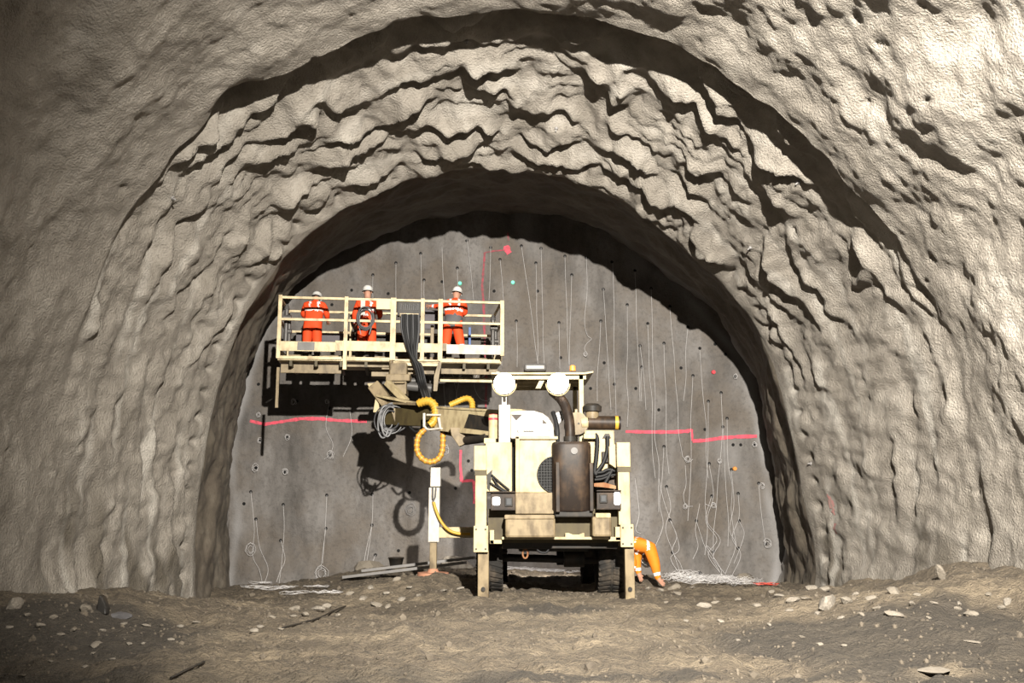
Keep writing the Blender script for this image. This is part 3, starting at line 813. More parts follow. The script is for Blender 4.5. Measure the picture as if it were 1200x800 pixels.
part('elbow_bracket', 'cream_dirty', lambda m: m.prism([P(u, v, 19.55) for u, v in [(459,473),(467,473),(466,481),(471,495),(463,496),(459,483)]], (0, .3, 0)), el, .008)
part('elbow_strut', 'cream', lambda m: m.beam(P(454, 448, 19.95), P(476, 470, 19.6), .14, .12), el, .008)
part('platform_mast', 'cream_dirty', lambda m: (m.pbox(457, 425, 476, 462, 20.15, 20.6), m.pbox(452, 438, 480, 446, 20.1, 20.65), m.pbox(462, 447, 474, 449, 20.05, 20.65)), boom, .015)
part('rotation_motor', 'grey_steel', lambda m: (m.cyl(P(476, 452, 20.4), P(506, 455, 20.4), .10, n=18), m.cyl(P(474, 447, 20.55), P(490, 446, 20.55), .07, n=14)), boom)

# hoses of the boom
def corrugated(name, pts, r, mat, mat2, step):
    sp = spline(pts, 14)
    o = part(name, mat, lambda m: m.tube(sp, r, 10), boom)
    def rings(m):
        acc = 0
        for a, b_ in zip(sp, sp[1:]):
            acc += (b_ - a).length
            if acc > step:
                acc = 0; d = (b_ - a).normalized()
                m.cyl(a - d * step * .22, a + d * step * .22, r * 1.18, n=12)
    part('hose_ring', mat2, rings, o)
    return o
corrugated('yellow_hose', [P(490, 473, 18.75), P(496, 470.5, 18.72), P(503, 470, 18.7), P(509, 475, 18.68), P(510.5, 485, 18.65), P(508, 494, 18.62), P(503, 498, 18.6)], .075, 'yellow', 'yellow', .06)
corrugated('looped_hose', [P(498, 503, 18.6), P(491, 510, 18.58), P(488.5, 521, 18.56), P(490, 531, 18.55), P(497, 539, 18.55), P(506, 541, 18.55), P(514, 537, 18.56), P(518, 529, 18.58), P(519, 518, 18.6), P(519, 506, 18.62)], .052, 'orange_hose', 'yellow', .085)
corrugated('yellow_hose', [P(527, 474.5, 18.9), P(535, 471, 18.9), P(543, 467.5, 18.9), P(549, 467, 18.88), P(553, 471, 18.85), P(553.5, 479, 18.8)], .055, 'yellow', 'yellow', .05)
for i in range(9):
    ph = i * .7
    cx, cy_ = 456 + 5 * math.sin(ph * 1.7), 489 + 3 * math.cos(ph * 2.3)
    rx, ry = 8 + 2.4 * (i % 4), 13 + 1.5 * (i % 5)
    pts = [P(cx - rx * math.cos(a) + 4 * a / 3, cy_ - ry * math.sin(a) * 1.0 + 2, 19.55 + .05 * math.sin(a * 2 + ph) - .02 * i) for a in np.linspace(-2.6, 2.0, 22)]
    part('looped_cable', 'cable_grey' if i % 3 else 'hose_grey', lambda m: m.tube(pts, .014 if i % 2 else .02, 5), boom)
part('slack_hose', 'hose_grey', lambda m: m.tube(spline([P(446, 502, 19.5), P(460, 507, 19.5), P(474, 501, 19.5), P(470, 494, 19.6)], 6), .02, 6), boom)
part('slack_hose', 'rubber', lambda m: m.tube(spline([P(480, 500, 19.2), P(488, 506, 19.1), P(496, 500, 19.0), P(505, 504, 18.9)], 6), .025, 6), boom)

# ------------------------------------------------------------------ work platform (left end a little nearer)
PL, PR = P(327, 347, 20.0), P(588.5, 354, 20.6)
ax = Vector((PR.x - PL.x, PR.y - PL.y, 0)); LEN = ax.length; ax.normalize()
ay = Vector((-ax.y, ax.x, 0))
ZT = (PL.z + PR.z) / 2
DEP = 1.45
def pl(x, y, z): return PL.to_2d().to_3d() + ax * x + ay * y + Vector((0, 0, ZT + z))
def lx(u):  # pixel column on the front edge -> length along the platform
    du = (u - 600) / F
    # intersect with the vertical plane of the front rail
    d = Vector((du, CT, 0))
    den = d.x * ay.x + d.y * ay.y
    k = (PL.x * ay.x + PL.y * ay.y) / den
    return (d.x * k - PL.x) * ax.x + (d.y * k - PL.y) * ax.y
def obox(m, x0, x1, y0, y1, z0, z1):
    vs = [pl(x, y, z) for z in (z0, z1) for y in (y0, y1) for x in (x0, x1)]
    m.add(vs, [(0,2,3,1), (4,5,7,6), (0,1,5,4), (2,6,7,3), (0,4,6,2), (1,3,7,5)])
deckz = -1.33
plat = part('work_platform', 'cream_lightened', lambda m: (obox(m, 0.02, LEN - .02, .02, DEP, deckz - .06, deckz),), bevel=.004)
def fbox(name, mat, u0, u1, z0, z1, y0, y1, bev=.005):
    return part(name, mat, lambda m: obox(m, lx(u0), lx(u1), y0, y1, z0, z1), plat, bev)
# posts
for u0, u1, z0 in ((324.5, 329, -1.36), (402.5, 407, -1.58), (457, 463.5, -1.36), (492.5, 497, -1.36), (513, 518.5, -1.36), (586, 590.5, -1.22)):
    fbox('post', 'cream_lightened', u0, u1, z0, 0.03, -.04, .04)
for x in (0.03, LEN * .3, LEN * .62, LEN - .06):
    part('post', 'cream_lightened', lambda m: obox(m, x, x + .06, DEP - .05, DEP, deckz, -.03), plat, .004)
def rail(x0, x1, y, z, h=.055):
    part('guard_rail', 'cream_lightened', lambda m: obox(m, x0, x1, y - .025, y + .025, z - h / 2, z + h / 2), plat, .006)
rail(0, LEN, 0, -.02); rail(0, LEN, 0, -.50)
rail(0, LEN, DEP - .03, -.04); rail(0, LEN, DEP - .03, -.52)
for x in (0.02, LEN - .03):
    for z in (-.02, -.50):
        part('guard_rail', 'cream_lightened', lambda m: obox(m, x - .02, x + .03, 0, DEP, z - .025, z + .025), plat, .005)
# toe boards
fbox('toe_board', 'cream_lightened', 328, 394, -1.20, -.99, -.055, -.03, .004)
fbox('toe_board', 'cream_lightened', 393, 457.5, -1.17, -.95, -.03, .0, .004)
fbox('toe_board', 'cream_lightened', 463, 515, -1.17, -.97, -.03, .0, .004)
fbox('toe_board', 'white_paint', 523, 586.5, -1.20, -.99, -.07, -.03, .004)
fbox('toe_board', 'cream_dirty', 515, 524, -1.13, -.96, -.02, .0, .004)
fbox('worn_patch', 'grey_steel', 349, 369, -1.18, -1.0, -.062, -.054, .002)
part('toe_board', 'cream_dirty', lambda m: obox(m, 0, LEN, DEP - .02, DEP, deckz, -1.05), plat, .004)
for x in (0.0, LEN - .02):
    part('toe_board', 'cream_dirty', lambda m: obox(m, x, x + .02, 0, DEP, deckz, -1.05), plat, .004)
# under frame
fbox('edge_beam', 'cream_lightened', 326, 401, -1.37, -1.30, -.03, .05)
fbox('edge_beam', 'cream_lightened', 407, 457, -1.38, -1.30, -.02, .05)
fbox('edge_beam', 'cream_lightened', 463, 513, -1.37, -1.33, -.03, .05)
fbox('edge_beam', 'cream_lightened', 516, 586, -1.38, -1.30, -.02, .05)
fbox('lower_beam', 'cream_dirty', 328, 402, -1.62, -1.42, .35, .42)
fbox('lower_beam', 'cream_dirty', 407, 470, -1.50, -1.45, .1, .2)
fbox('lower_beam', 'cream_lightened', 460, 514, -1.47, -1.40, .0, .12)
fbox('lower_beam', 'cream_dirty', 470, 510, -1.62, -1.54, .2, .4)
fbox('lower_beam', 'cream_dirty', 518, 585, -1.60, -1.48, .25, .32)
fbox('lower_beam', 'cream_lightened', 518, 585, -1.72, -1.62, .7, .8)
fbox('lower_beam', 'cream_dirty', 436, 482, -1.70, -1.60, .1, .5)
fbox('lower_beam', 'cream_dirty', 448, 486, -1.56, -1.52, .0, .3)
for i in range(9):
    x = .3 + i * (LEN - .6) / 8
    part('cross_member', 'olive', lambda m: obox(m, x - .03, x + .03, .05, DEP, deckz - .18, deckz - .06), plat)
part('hanging_rod', 'cream_dirty', lambda m: obox(m, lx(325.5), lx(329), .0, .05, -2.42, -1.55), plat, .004)
part('hanging_rod', 'cream_dirty', lambda m: m.prism([pl(lx(u), -.03, z) for u, z in [(514,-1.38),(518,-1.38),(515,-1.7),(513,-2.02),(508.5,-2.02),(509,-1.7)]], ay * .06), plat, .004)
part('hanging_hook', 'cream_dirty', lambda m: m.tube(spline([pl(lx(459), -.04, -1.36), pl(lx(459), -.04, -1.6), pl(lx(458), -.05, -1.85), pl(lx(463), -.1, -2.05), pl(lx(473), -.2, -2.25)], 6), .045, 6), plat)
# sheets and boxes on the rail
fbox('white_box', 'cream_lightened', 440, 457, -.24, -.04, -.06, .06)
panel = part('control_panel', 'dark_steel', lambda m: obox(m, lx(465), lx(493), .02, .18, -.36, -.03), plat, .01)
for k in range(9):
    u = 469 + k * 2.5
    part('lever', 'cable_grey', lambda m: m.tube([pl(lx(u), .02, -.22), pl(lx(u), -.05, -.10 - .03 * (k % 2))], .010, 5), panel)
fbox('valve_tray', 'cream_lightened', 468, 490, -.40, -.33, -.12, .02)
fbox('grey_panel', 'grey_sheet', 499, 517, -.46, -.02, 1.0, 1.04)
fbox('back_panel', 'grey_sheet', 340, 400, -.95, -.58, DEP - .3, DEP - .25)
fbox('back_panel', 'dark_steel', 410, 570, -.98, -.56, DEP - .12, DEP - .08)
fbox('bracket_post', 'cream_dirty', 505, 509, -.98, -.5, .3, .36)
fbox('strap', 'blue', 553.5, 556.5, -1.0, -.38, DEP - .35, DEP - .3)
def gear(u, zt):
    def f(m):
        x = lx(u)
        m.tube([pl(x, .25, -1.1), pl(x, .25, zt - .1)], .05, 8); m.tube([pl(x + .07, .3, -1.0), pl(x + .06, .28, zt - .3)], .04, 8)
        m.cyl(pl(x - .06, .25, zt - .3), pl(x + .1, .25, zt - .3), .07, n=10); m.cyl(pl(x, .25, zt - .12), pl(x, .25, zt), .065, .03, n=10)
        m.cyl(pl(x - .05, .28, zt - .6), pl(x + .12, .28, zt - .6), .06, n=10)
    return f
part('winch_post', 'grey_steel', gear(333, -.12), plat)
part('winch_post', 'grey_steel', gear(579, -.25), plat)
fbox('work_light', 'white_paint', 582, 586, -1.68, -1.55, .1, .2)
for i in range(10):
    u = 470 + i * 2.2
    y = -.13 - .02 * (i % 3)
    pts = [pl(lx(u), y, -.36), pl(lx(u + .5), y - .02, -.7), pl(lx(u * .5 + 243), y - .05, -1.15 - .02 * i), pl(lx(486 + .9 * i), y - .06, -1.5), pl(lx(492 + .8 * i), y - .06, -1.9), P(495 + .9 * i, 462, 19.6), P(499 + .5 * i, 472, 19.1)]
    part('hose', 'rubber' if i % 3 else 'hose_grey', lambda m: m.tube(spline(pts, 7), .030 if i % 4 else .022, 7), plat)

# lamp on the front of the rig that lights the foot of the face
fc_ = Vector((.66, 20.75, 1.0))
fl = part('front_lamp', 'dark_steel', lambda m: (m.cyl(fc_, fc_ + Vector((0, -.14, 0)), .13, .08, n=24), m.box(fc_.x - .05, fc_.x + .05, 20.3, 20.66, .95, 1.15)))
part('lamp_lens', 'lamp_off', lambda m: m.cyl(fc_ + Vector((0, -.01, 0)), fc_ + Vector((0, .012, 0)), .12, n=24), fl)
spot('front_lamp_light', fc_ + Vector((0, .05, 0)), fc_ + Vector((0, 4, -1.1)), 900, 130, 0.6, 0.1, (1.0, 0.93, 0.85))

# ------------------------------------------------------------------ marks and holes on the face
def strip(name, px, width, parent=face, surf=None, mat='spray_paint'):
    """painted line that follows the surface"""
    pts = []
    for (u0, v0), (u1, v1) in zip(px, px[1:]):
        n = max(2, int(math.hypot(u1 - u0, v1 - v0) / 4))
        pts += [(u0 + (u1 - u0) * i / n, v0 + (v1 - v0) * i / n) for i in range(n)]
    pts.append(px[-1])
    mb = MB(); vs = []
    W3 = [FP(u, v) for u, v in pts]
    for i, p in enumerate(W3):
        d = W3[min(i + 1, len(W3) - 1)] - W3[max(i - 1, 0)]
        nrm = Vector((-d.z, 0, d.x)).normalized()
        w = width * (0.75 + 0.5 * random.random())
        for s_ in (-1, 0, 1):
            q = p + nrm * (s_ * w / 2)
            vs.append((q.x, float(face_y(q.x, q.z)) - 0.014, q.z))
    k = len(W3)
    mb.add(vs, [(3*i + j, 3*i + j + 1, 3*i + j + 4, 3*i + j + 3) for i in range(k - 1) for j in (0, 1)], True)
    o = mb.build(name, mat, parent)
    return o
strip('paint_line', [(293,493),(310,497),(330,494),(352,490.5),(375,490.5),(395,492.5),(430,493.5)], .085)
strip('paint_line', [(733,505.5),(760,506),(790,506),(806,505),(810.5,503)], .085)
strip('paint_line', [(810.5,503),(811,510),(811.5,516.5)], .06)
strip('paint_line', [(811.5,516.5),(825,516),(845,513),(865,511.5),(887,511)], .085)
strip('paint_line', [(568,296),(567,312),(565,335),(567,360),(568,400),(569,440)], .06, mat='old_paint')
strip('paint_line', [(570,440),(569.5,470),(569,500)], .05, mat='old_paint')
strip('paint_line', [(540,527),(539.5,545),(541,564)], .075)
strip('paint_line', [(541,564),(548,563),(555,563)], .075)
strip('paint_line', [(555,563),(556,578),(555.5,590)], .06)
strip('paint_line', [(595,272),(596,282)], .04, mat='old_paint')
strip('paint_mark', [(593,288),(595,294),(597,297)], .16)
strip('paint_line', [(568,296),(580,294),(592,293)], .035, mat='old_paint')

HOLES = [(437,322),(464,308),(493,297),(518,330),(497,328),(455,344),(412,340),(389,357),(547,282),(575,290),(586,304),(579,341),(536,314),(611,288),(628,308),(634,291),(630,341),(605,376),(579,400),
 (662,300),(670,322),(655,378),(657,419),(687,302),(707,339),(704,376),(708,425),(717,307),(735,357),(744,317),(750,405),(759,379),(763,338),(752,430),(778,402),(785,359),(798,431),(806,383),
 (820,408),(838,403),(772,480),(778,523),(826,503),(847,500),(852,490),(859,521),(868,521),(884,521),(831,543),(857,550),(834,581),(865,578),(866,610),(865,642),(836,646),(781,570),(785,609),(788,647),
 (820,671),(772,671),(812,440),(830,470),(845,460),(861,441),(850,415),(889,566),(897,637),(816,610),(745,455),(720,450),(692,455),
 (294,576),(300,608),(286,590),(332,591),(329,633),(383,580),(382,619),(436,579),(436,615),(440,650),(467,645),(534,572),(553,551),(549,540),(304,516),(336,512),(300,548),(334,553),(386,533),(348,470),(386,478),(303,450),(480,577)]
me_h = bpy.data.meshes.new('drill_hole')
mb = MB(); mb.cyl((0, -.012, 0), (0, .03, 0), .042, .034, n=10)
me_h.from_pydata(mb.v, [], mb.f); me_h.materials.append(MAT['black'])
for u, v in HOLES:
    p = FP(u, v)
    o = bpy.data.objects.new('drill_hole', me_h); COL.objects.link(o); o.parent = face; o.location = p

# ------------------------------------------------------------------ detonator wires
def wire(px, r=.0050, mat='wire_white', name='detonator_wire', jit=1.0, n=10, label=None, group=None, off=.05):
    q = []
    for i, (u, v) in enumerate(px):
        q.append(FP(u, v, off * (.5 + random.random())))
    # settle the last point on the ground when it reaches the floor
    sp = spline(q, n)
    o = MB().tube(sp, r, 5).build(name, mat, None, loc=q[0])
    tag(o, label or 'thin white wire hanging down the dark rock face', 'wire', group or 'white wires hanging from the drill holes')
    return o
def meander(u0, v0, u1, v1, amp):
    n = max(2, int(abs(v1 - v0) / 28))
    out = [(u0, v0)]
    for i in range(1, n):
        t = i / n
        out.append((u0 + (u1 - u0) * t + random.uniform(-amp, amp) * t, v0 + (v1 - v0) * t))
    out.append((u1, v1))
    return out
WR = 'white wire hanging on the rock face right of the rig'
WL = 'white wire hanging low on the rock face left of the rig'
WT = 'thin white wire on the dark upper rock face behind the platform rail'
WM = 'thin white wire hanging on the rock face just above the rig canopy'
for u, v, u1, v1 in [(437,322,437,352),(464,308,464,352),(493,297,494,352),(497,328,497,352),(518,290,521,352),(547,280,555,352),(575,288,573,352),(536,314,537,340),(586,304,590,352)]:
    wire(meander(u, v, u1, v1, 1), label=WT, group='wires above the platform rail')
for u, v, u1, v1 in [(520,436,522,476),(530,436,536,472),(540,436,533,474),(586,352,588,428)]:
    wire(meander(u, v, u1, v1, 2), label='thin white wire on the rock face between platform and canopy', group='wires between platform and canopy')
wire([(560,437),(556,447),(557,457),(563,467),(572,470)], label='curved white wire below the right end of the platform')
for u, v, u1, v1 in [(611,288,632,436),(628,308,630,430),(634,290,638,430),(605,376,606,430),(662,300,667,428),(670,322,667,432),(655,378,656,432)]:
    wire(meander(u, v, u1, v1, 1.5), label=WM, group='wires above the canopy')
wire([(687,300),(688,340),(685,375),(688,392),(693,397),(688,402),(685,408),(688,415)], label='white wire ending in a small loop above the rig canopy')
for u, v, u1, v1 in [(707,338,716,480),(718,308,722,486),(735,357,735,500),(744,318,750,470),(704,376,700,470),(750,404,757,480)]:
    wire(meander(u, v, u1, v1, 2), label='white wire on the rock face above the round air filter', group='wires above the air filter')
for u, v, u1, v1 in [(759,380,768,560),(763,338,772,600),(778,402,784,555),(785,360,800,535),(806,384,801,470),(820,410,830,560),(752,430,752,470),(812,440,806,610),(830,470,826,650),(847,500,836,655),(845,460,853,640)]:
    wire(meander(u, v, u1, v1, 3), label=WR, group='wires on the right of the face')
for px in [[(778,523),(776,560),(773,590),(777,615),(768,640)], [(781,570),(786,595),(780,620),(790,650),(800,680)], [(785,609),(793,628),(788,645),(798,662),(804,684)], [(772,560),(779,590),(796,640),(786,655),(806,684)],
           [(834,581),(827,610),(840,632),(830,650),(845,672),(856,684)], [(831,543),(836,580),(829,610),(844,632),(836,652),(848,670),(862,686)], [(857,550),(860,590),(855,620),(862,640),(850,672)], [(865,578),(866,606),(858,630),(868,650),(857,676)],
           [(866,610),(872,625),(866,645),(860,660)], [(816,610),(826,640),(838,660),(852,686)], [(836,646),(828,640),(845,668),(842,686)], [(820,590),(815,620),(818,640),(812,655)], [(744,560),(749,600),(745,620),(751,625)], [(800,535),(807,541),(812,538)], [(803,545),(804,567),(801,580),(804,592),(812,593)], [(826,590),(833,593),(837,588)],
           [(852,490),(853,540),(858,570),(857,600),(863,640)], [(889,566),(892,600),(897,637)]]:
    wire(px, label='tangled white wire near the foot of the rock face, right of the rig', group='tangled wires at the right foot of the face')
for px in [[(294,576),(298,620),(296,650),(304,668),(308,686)], [(300,608),(304,640),(314,665),(310,684)], [(332,591),(333,620),(330,660),(327,684)], [(329,633),(334,655),(328,670),(324,682)], [(383,580),(381,620),(378,660)], [(382,619),(379,640),(376,668)], [(437,579),(436,612),(431,650),(428,668)], [(436,615),(430,640),(425,668)], [(440,650),(436,660),(433,669)]]:
    wire(px, label=WL, group='wires low on the left of the face')
for px in [[(386,470),(382,500),(390,520),(386,533),(380,538)], [(410,480),(412,510),(402,535)]]:
    wire(px, label='wavy white wire under the platform, left part of the rock face', group='wavy wires under the platform')
# little wire bunches hanging at holes
def coil(u, v, r, turns, name='wire_coil', mat='wire_white', label=None, group=None, flat=False, thick=.0045):
    c_ = FP(u, v, .07) if not flat else G(u, v, .03)
    if flat and c_.y > 23.6: c_ = Vector((c_.x * 23.6 / c_.y, 23.6, float(ground(c_.x * 23.6 / c_.y, 23.6)) + .03))
    pts = []
    ph = random.random() * 6
    for k in range(int(turns * 14) + 1):
        a = k / 14 * 2 * math.pi + ph
        rr = r * (1 + .35 * math.sin(a * .37 + ph) + .16 * random.uniform(-1, 1))
        if flat: pts.append(c_ + Vector((math.cos(a) * rr * 1.5, math.sin(a) * rr, random.uniform(0, 0.16 if turns > 4.5 else .04))))
        else: pts.append(c_ + Vector((math.cos(a) * rr * .8, -.02 * random.random() - .01 * (k / 14), math.sin(a) * rr)))
    o = MB().tube(pts, thick, 5).build(name, mat, None, loc=c_)
    tag(o, label, 'wire', group)
    return o
for u, v, r in [(305,516,.06),(337,512,.06),(300,548,.09),(334,553,.07),(387,533,.09),(383,471,.05),(344,471,.07),(523,527,.1),(303,486,.05)]:
    coil(u, v, r, 2.5, label='small bunch of white wire on the left rock face', group='small wire bunches on the left of the face')
for u, v, r in [(686,415,.05),(806,538,.07),(843,540,.05),(836,592,.06),(893,569,.06),(899,637,.1),(803,593,.05),(862,441,.05),(884,521,.06)]:
    coil(u, v, r, 2.5, label='small bunch of white wire on the right rock face', group='small wire bunches on the right of the face')
coil(377, 672, .16, 4, label='round white wire coil hanging low beside the white planks')
coil(294, 643, .12, 3, label='white wire coil hanging low near the left wall')
coil(481, 597, .12, 3, 'wire_coil', 'cable_grey', label='grey wire coil hanging in the shadow of the boom')
for u, v, r in [(298,690,.20),(318,692,.2),(336,690,.16),(347,697,.18),(372,690,.16),(385,697,.16),(308,686,.15)]:
    coil(u, v, r, 2, label='loose white wire coil on the ground at the left foot of the face', group='wire coils on the ground, left', flat=True)
for u, v, r in [(800,684,.25),(812,686,.25),(824,685,.2),(836,684,.25),(848,685,.25),(858,686,.25),(866,684,.2),(872,688,.2),(795,680,.2),(806,680,.2),(842,679,.2),(855,678,.22)]:
    coil(u, v, r, 4.6, label='white wire tangle heaped at the right foot of the face', group='wire tangles on the ground, right', flat=True, thick=.0026)
for u, v, r in [(880,682,.12),(896,687,.14),(888,678,.1)]:
    coil(u, v, r, 2.5, 'wire_coil', 'wire_red', label='red wire loop on the ground at the right foot of the face', group='red wire loops', flat=True, thick=.006)
for u, v, r in [(620,652,.3),(640,655,.3),(600,657,.25),(655,650,.25)]:
    coil(u, v, r, 4, label='loose white wire on the ground seen beneath the rig', group='wires on the ground under the rig', flat=True)
for u, v in [(539,332), (601,331)]:
    p = FP(u, v)
    o = MB().cyl(p + Vector((0, -.05, 0)), p, .045, .055, n=14).build('survey_light', 'green_glow', None, loc=p)
    tag(o, 'small green light on the rock face ' + ('above the right-hand platform worker' if u < 570 else 'above the rig canopy, right of the platform'), 'light')
for (u, v) in [(836,436),(861,549)]:
    p = FP(u, v); 
    o = MB().cyl(p + Vector((0, -.05, 0)), p, .05, .06, n=10).build('hole_plug', 'red' if u < 850 else 'orange_plastic', None, loc=p)
    tag(o, 'red plug in a drill hole on the upper right rock face' if u < 850 else 'orange plug in a drill hole on the right rock face', 'plug')

ORD = ['first', 'second', 'third', 'fourth', 'fifth', 'sixth', 'seventh', 'eighth', 'ninth', 'tenth', 'eleventh', 'twelfth', 'thirteenth', 'fourteenth', 'fifteenth', 'sixteenth', 'seventeenth', 'eighteenth', 'nineteenth', 'twentieth',
       'twenty-first', 'twenty-second', 'twenty-third', 'twenty-fourth', 'twenty-fifth']
def order_labels(group, text):
    obs = sorted([o for o in COL.objects if o.get('group') == group], key=lambda o: 600 + F * o.location.x / max(o.location.y, 1))
    for k, o in enumerate(obs):
        if k < len(ORD): o['label'] = text + ', ' + (ORD[k] if k else 'first') + ' from the left'
order_labels('wires above the platform rail', 'thin white wire on the face above the platform rail')
order_labels('wires between platform and canopy', 'thin white wire between platform and rig canopy')
order_labels('wires above the canopy', 'thin white wire on the face above the rig canopy')
order_labels('wires above the air filter', 'white wire on the face above the air filter')
order_labels('wires on the right of the face', 'long white wire on the right half of the face')
order_labels('wires low on the left of the face', 'white wire low on the left of the face')
order_labels('wavy wires under the platform', 'wavy white wire under the platform')
order_labels('small wire bunches on the left of the face', 'small wire bunch on the left rock face')
order_labels('small wire bunches on the right of the face', 'small wire bunch on the right rock face')
order_labels('wire coils on the ground, left', 'loose wire coil on the ground at the left of the face')
order_labels('red wire loops', 'red wire loop on the ground at the right of the face')
order_labels('tangled wires at the right foot of the face', 'tangled white wire on the lower right face')
order_labels('wire tangles on the ground, right', 'white wire tangle heaped at the right foot of the face')
order_labels('wires on the ground under the rig', 'loose white wire on the ground seen beneath the rig')

# ------------------------------------------------------------------ pink paint on the right wall, bolts in the lining
def wallpoint(u, v, Vg):
    """nearest lining vertex seen at a pixel"""
    d = Vg.reshape(-1, 3) - np.array([0, 0, CAMZ])
    f = d[:, 1] * CT + d[:, 2] * ST
    uu = 600 + F * d[:, 0] / f; vv = 400 - F * (-d[:, 1] * ST + d[:, 2] * CT) / f
    e = (uu - u) ** 2 + (vv - v) ** 2 + 0.02 * f
    return int(np.argmin(e))
def wall_patch(name, u, v, Vg, rad, mat, parent, squash=1.0):
    r_, c_, _ = Vg.shape
    k = wallpoint(u, v, Vg); i, j = divmod(k, c_)
    c0 = Vg[i, j]
    mb = MB()
    i0, i1, j0, j1 = max(i - 12, 0), min(i + 12, r_ - 2), max(j - 12, 0), min(j + 12, c_ - 2)
    ids = {}
    vs = []; fs = []
    def vid(a, b_):
        if (a, b_) not in ids:
            q = Vg[a, b_]; nrm = np.array([-q[0], 0, CZ - q[2]]); nrm /= np.linalg.norm(nrm)
            ids[(a, b_)] = len(vs); vs.append(tuple(q + nrm * .012 + np.array([0, -.008, 0])))
        return ids[(a, b_)]
    for a in range(i0, i1):
        for b_ in range(j0, j1):
            m4 = (Vg[a, b_] + Vg[a + 1, b_ + 1]) / 2 - c0
            dist = math.sqrt(m4[0] ** 2 + (m4[1] * squash) ** 2 + (m4[2] / 1.6) ** 2) + .10 * float(noise(a * .5, b_ * .5, 3.3))
            if dist < rad: fs.append((vid(a, b_), vid(a, b_ + 1), vid(a + 1, b_ + 1), vid(a + 1, b_)))
    if fs:
        mb.add(vs, fs, True); return mb.build(name, mat, parent)
m, nt, b = newmat('faded_pink'); n = ntex(nt, pos(nt), 9, 4)
nt.links.new(ramp(nt, n, [(0.3, (0.20, 0.15, 0.13)), (0.65, (0.36, 0.17, 0.16))]), b.inputs['Base Color']); b.inputs['Roughness'].default_value = .85
wall_patch('paint_mark', 975, 590, VBm, .10, 'faded_pink', wallB)
wall_patch('paint_mark', 979, 620, VBm, .10, 'faded_pink', wallB)
for u, v, which in [(202,232,0),(935,212,0),(651,151,0),(548,48,0),(880,290,0),(950,543,0)]:
    Vg = VBm
    q = Vg.reshape(-1, 3)[wallpoint(u, v, Vg)]
    nrm = Vector((-q[0], 0, CZ - q[2])).normalized()
    q = Vector(q)
    o = MB().cyl(q - nrm * .02, q + nrm * .02, .035, n=8).cyl(q, q + nrm * .07, .014, n=8).build('anchor_bolt', 'aluminium', None, loc=q)
    where = {202: 'on the upper left of the lining', 935: 'on the upper right of the lining', 651: 'near the middle of the roof', 548: 'at the top rim of the roof', 880: 'on the right side of the roof', 950: 'low on the right side of the arch'}[u]
    tag(o, 'small shiny bolt end ' + where, 'bolt')

# ------------------------------------------------------------------ stones and rubble
def rockmesh(seed):
    bm = bmesh.new(); bmesh.ops.create_icosphere(bm, subdivisions=2, radius=1)
    r_ = np.random.default_rng(seed)
    planes = [(Vector(r_.normal(size=3)).normalized(), r_.uniform(.45, .8)) for _ in range(9)]
    sc = Vector((1, r_.uniform(.6, .9), r_.uniform(.4, .65)))
    for v in bm.verts:
        for n_, d in planes:
            e = v.co.dot(n_) - d
            if e > 0: v.co -= n_ * e
        v.co = Vector((v.co.x * sc.x, v.co.y * sc.y, v.co.z * sc.z))
    me = bpy.data.meshes.new('stone'); bm.to_mesh(me); bm.free(); me.materials.append(MAT['stone'])
    return me
ROCKS = [rockmesh(k) for k in range(10)]
def stone(u, v, wpx, label, group, sink=.25, tilt=.25):
    p = G(u, v)
    s_ = wpx / 2 * p.y / F * 1.25
    o = bpy.data.objects.new('stone', random.choice(ROCKS)); COL.objects.link(o)
    o.scale = (s_, s_ * random.uniform(.8, 1.1), s_ * random.uniform(.7, 1.0))
    o.location = p + Vector((0, s_ * .3, s_ * .25 - s_ * sink * .5))
    o.rotation_euler = (random.uniform(-tilt, tilt), random.uniform(-tilt, tilt), random.uniform(0, 6.28))
    tag(o, label, 'stone', group)
    return o
stone(972, 712, 34, 'largest flat pale stone slab in the rubble before the right wall', None, tilt=.1)
stone(992, 706, 16, 'pale block leaning against the large flat slab by the right wall', None)
o = stone(1106, 680, 20, 'upright pale stone standing at the foot of the right wall', None); o.rotation_euler = (0.2, 1.2, .4); o.location.z += .05
o = stone(1094, 790, 50, 'broad flat pale slab in the mud at the lower right corner', None, tilt=.02); o.scale.z *= .2; o.location.z = gz(o.location.x, o.location.y) + .005
o = stone(1142, 755, 18, 'thin pale sliver of stone lying on dark mud at the right', None, tilt=.1); o.scale.z *= .35; o.scale.y *= .5
stone(100, 716, 18, 'pale stone at the foot of the left wall by the dark slab', None)
stone(15, 712, 24, 'brownish block at the far left edge of the floor', None)
for u, v, w in [(950,690,14),(930,705,16),(945,703,12),(965,692,14),(1002,697,10),(1020,703,14),(1049,695,18),(1048,722,20),(1028,714,10),(1010,722,8),(985,726,10),(1090,725,8),(1125,710,10),(1140,722,16),(1183,708,14),(1075,698,10),(915,700,12),(905,695,8),(925,716,9),(1070,710,12),(1124,716,10),(958,720,10),(1095,708,9),(1160,698,10),(1175,715,12)]:
    stone(u, v, w, 'pale stone in the rubble along the right wall', 'stones along the right wall')
for u, v, w in [(826,712,16),(838,708,11),(887,711,10),(864,703,9),(845,730,8),(790,690,14),(775,693,10),(795,697,12),(760,690,8),(780,707,7),(902,733,8),(960,756,9),(940,749,8),(865,752,7),(990,757,7),(805,728,7),(812,690,10)]:
    stone(u, v, w, 'pale stone on the mud right of the rig', 'stones right of the rig')
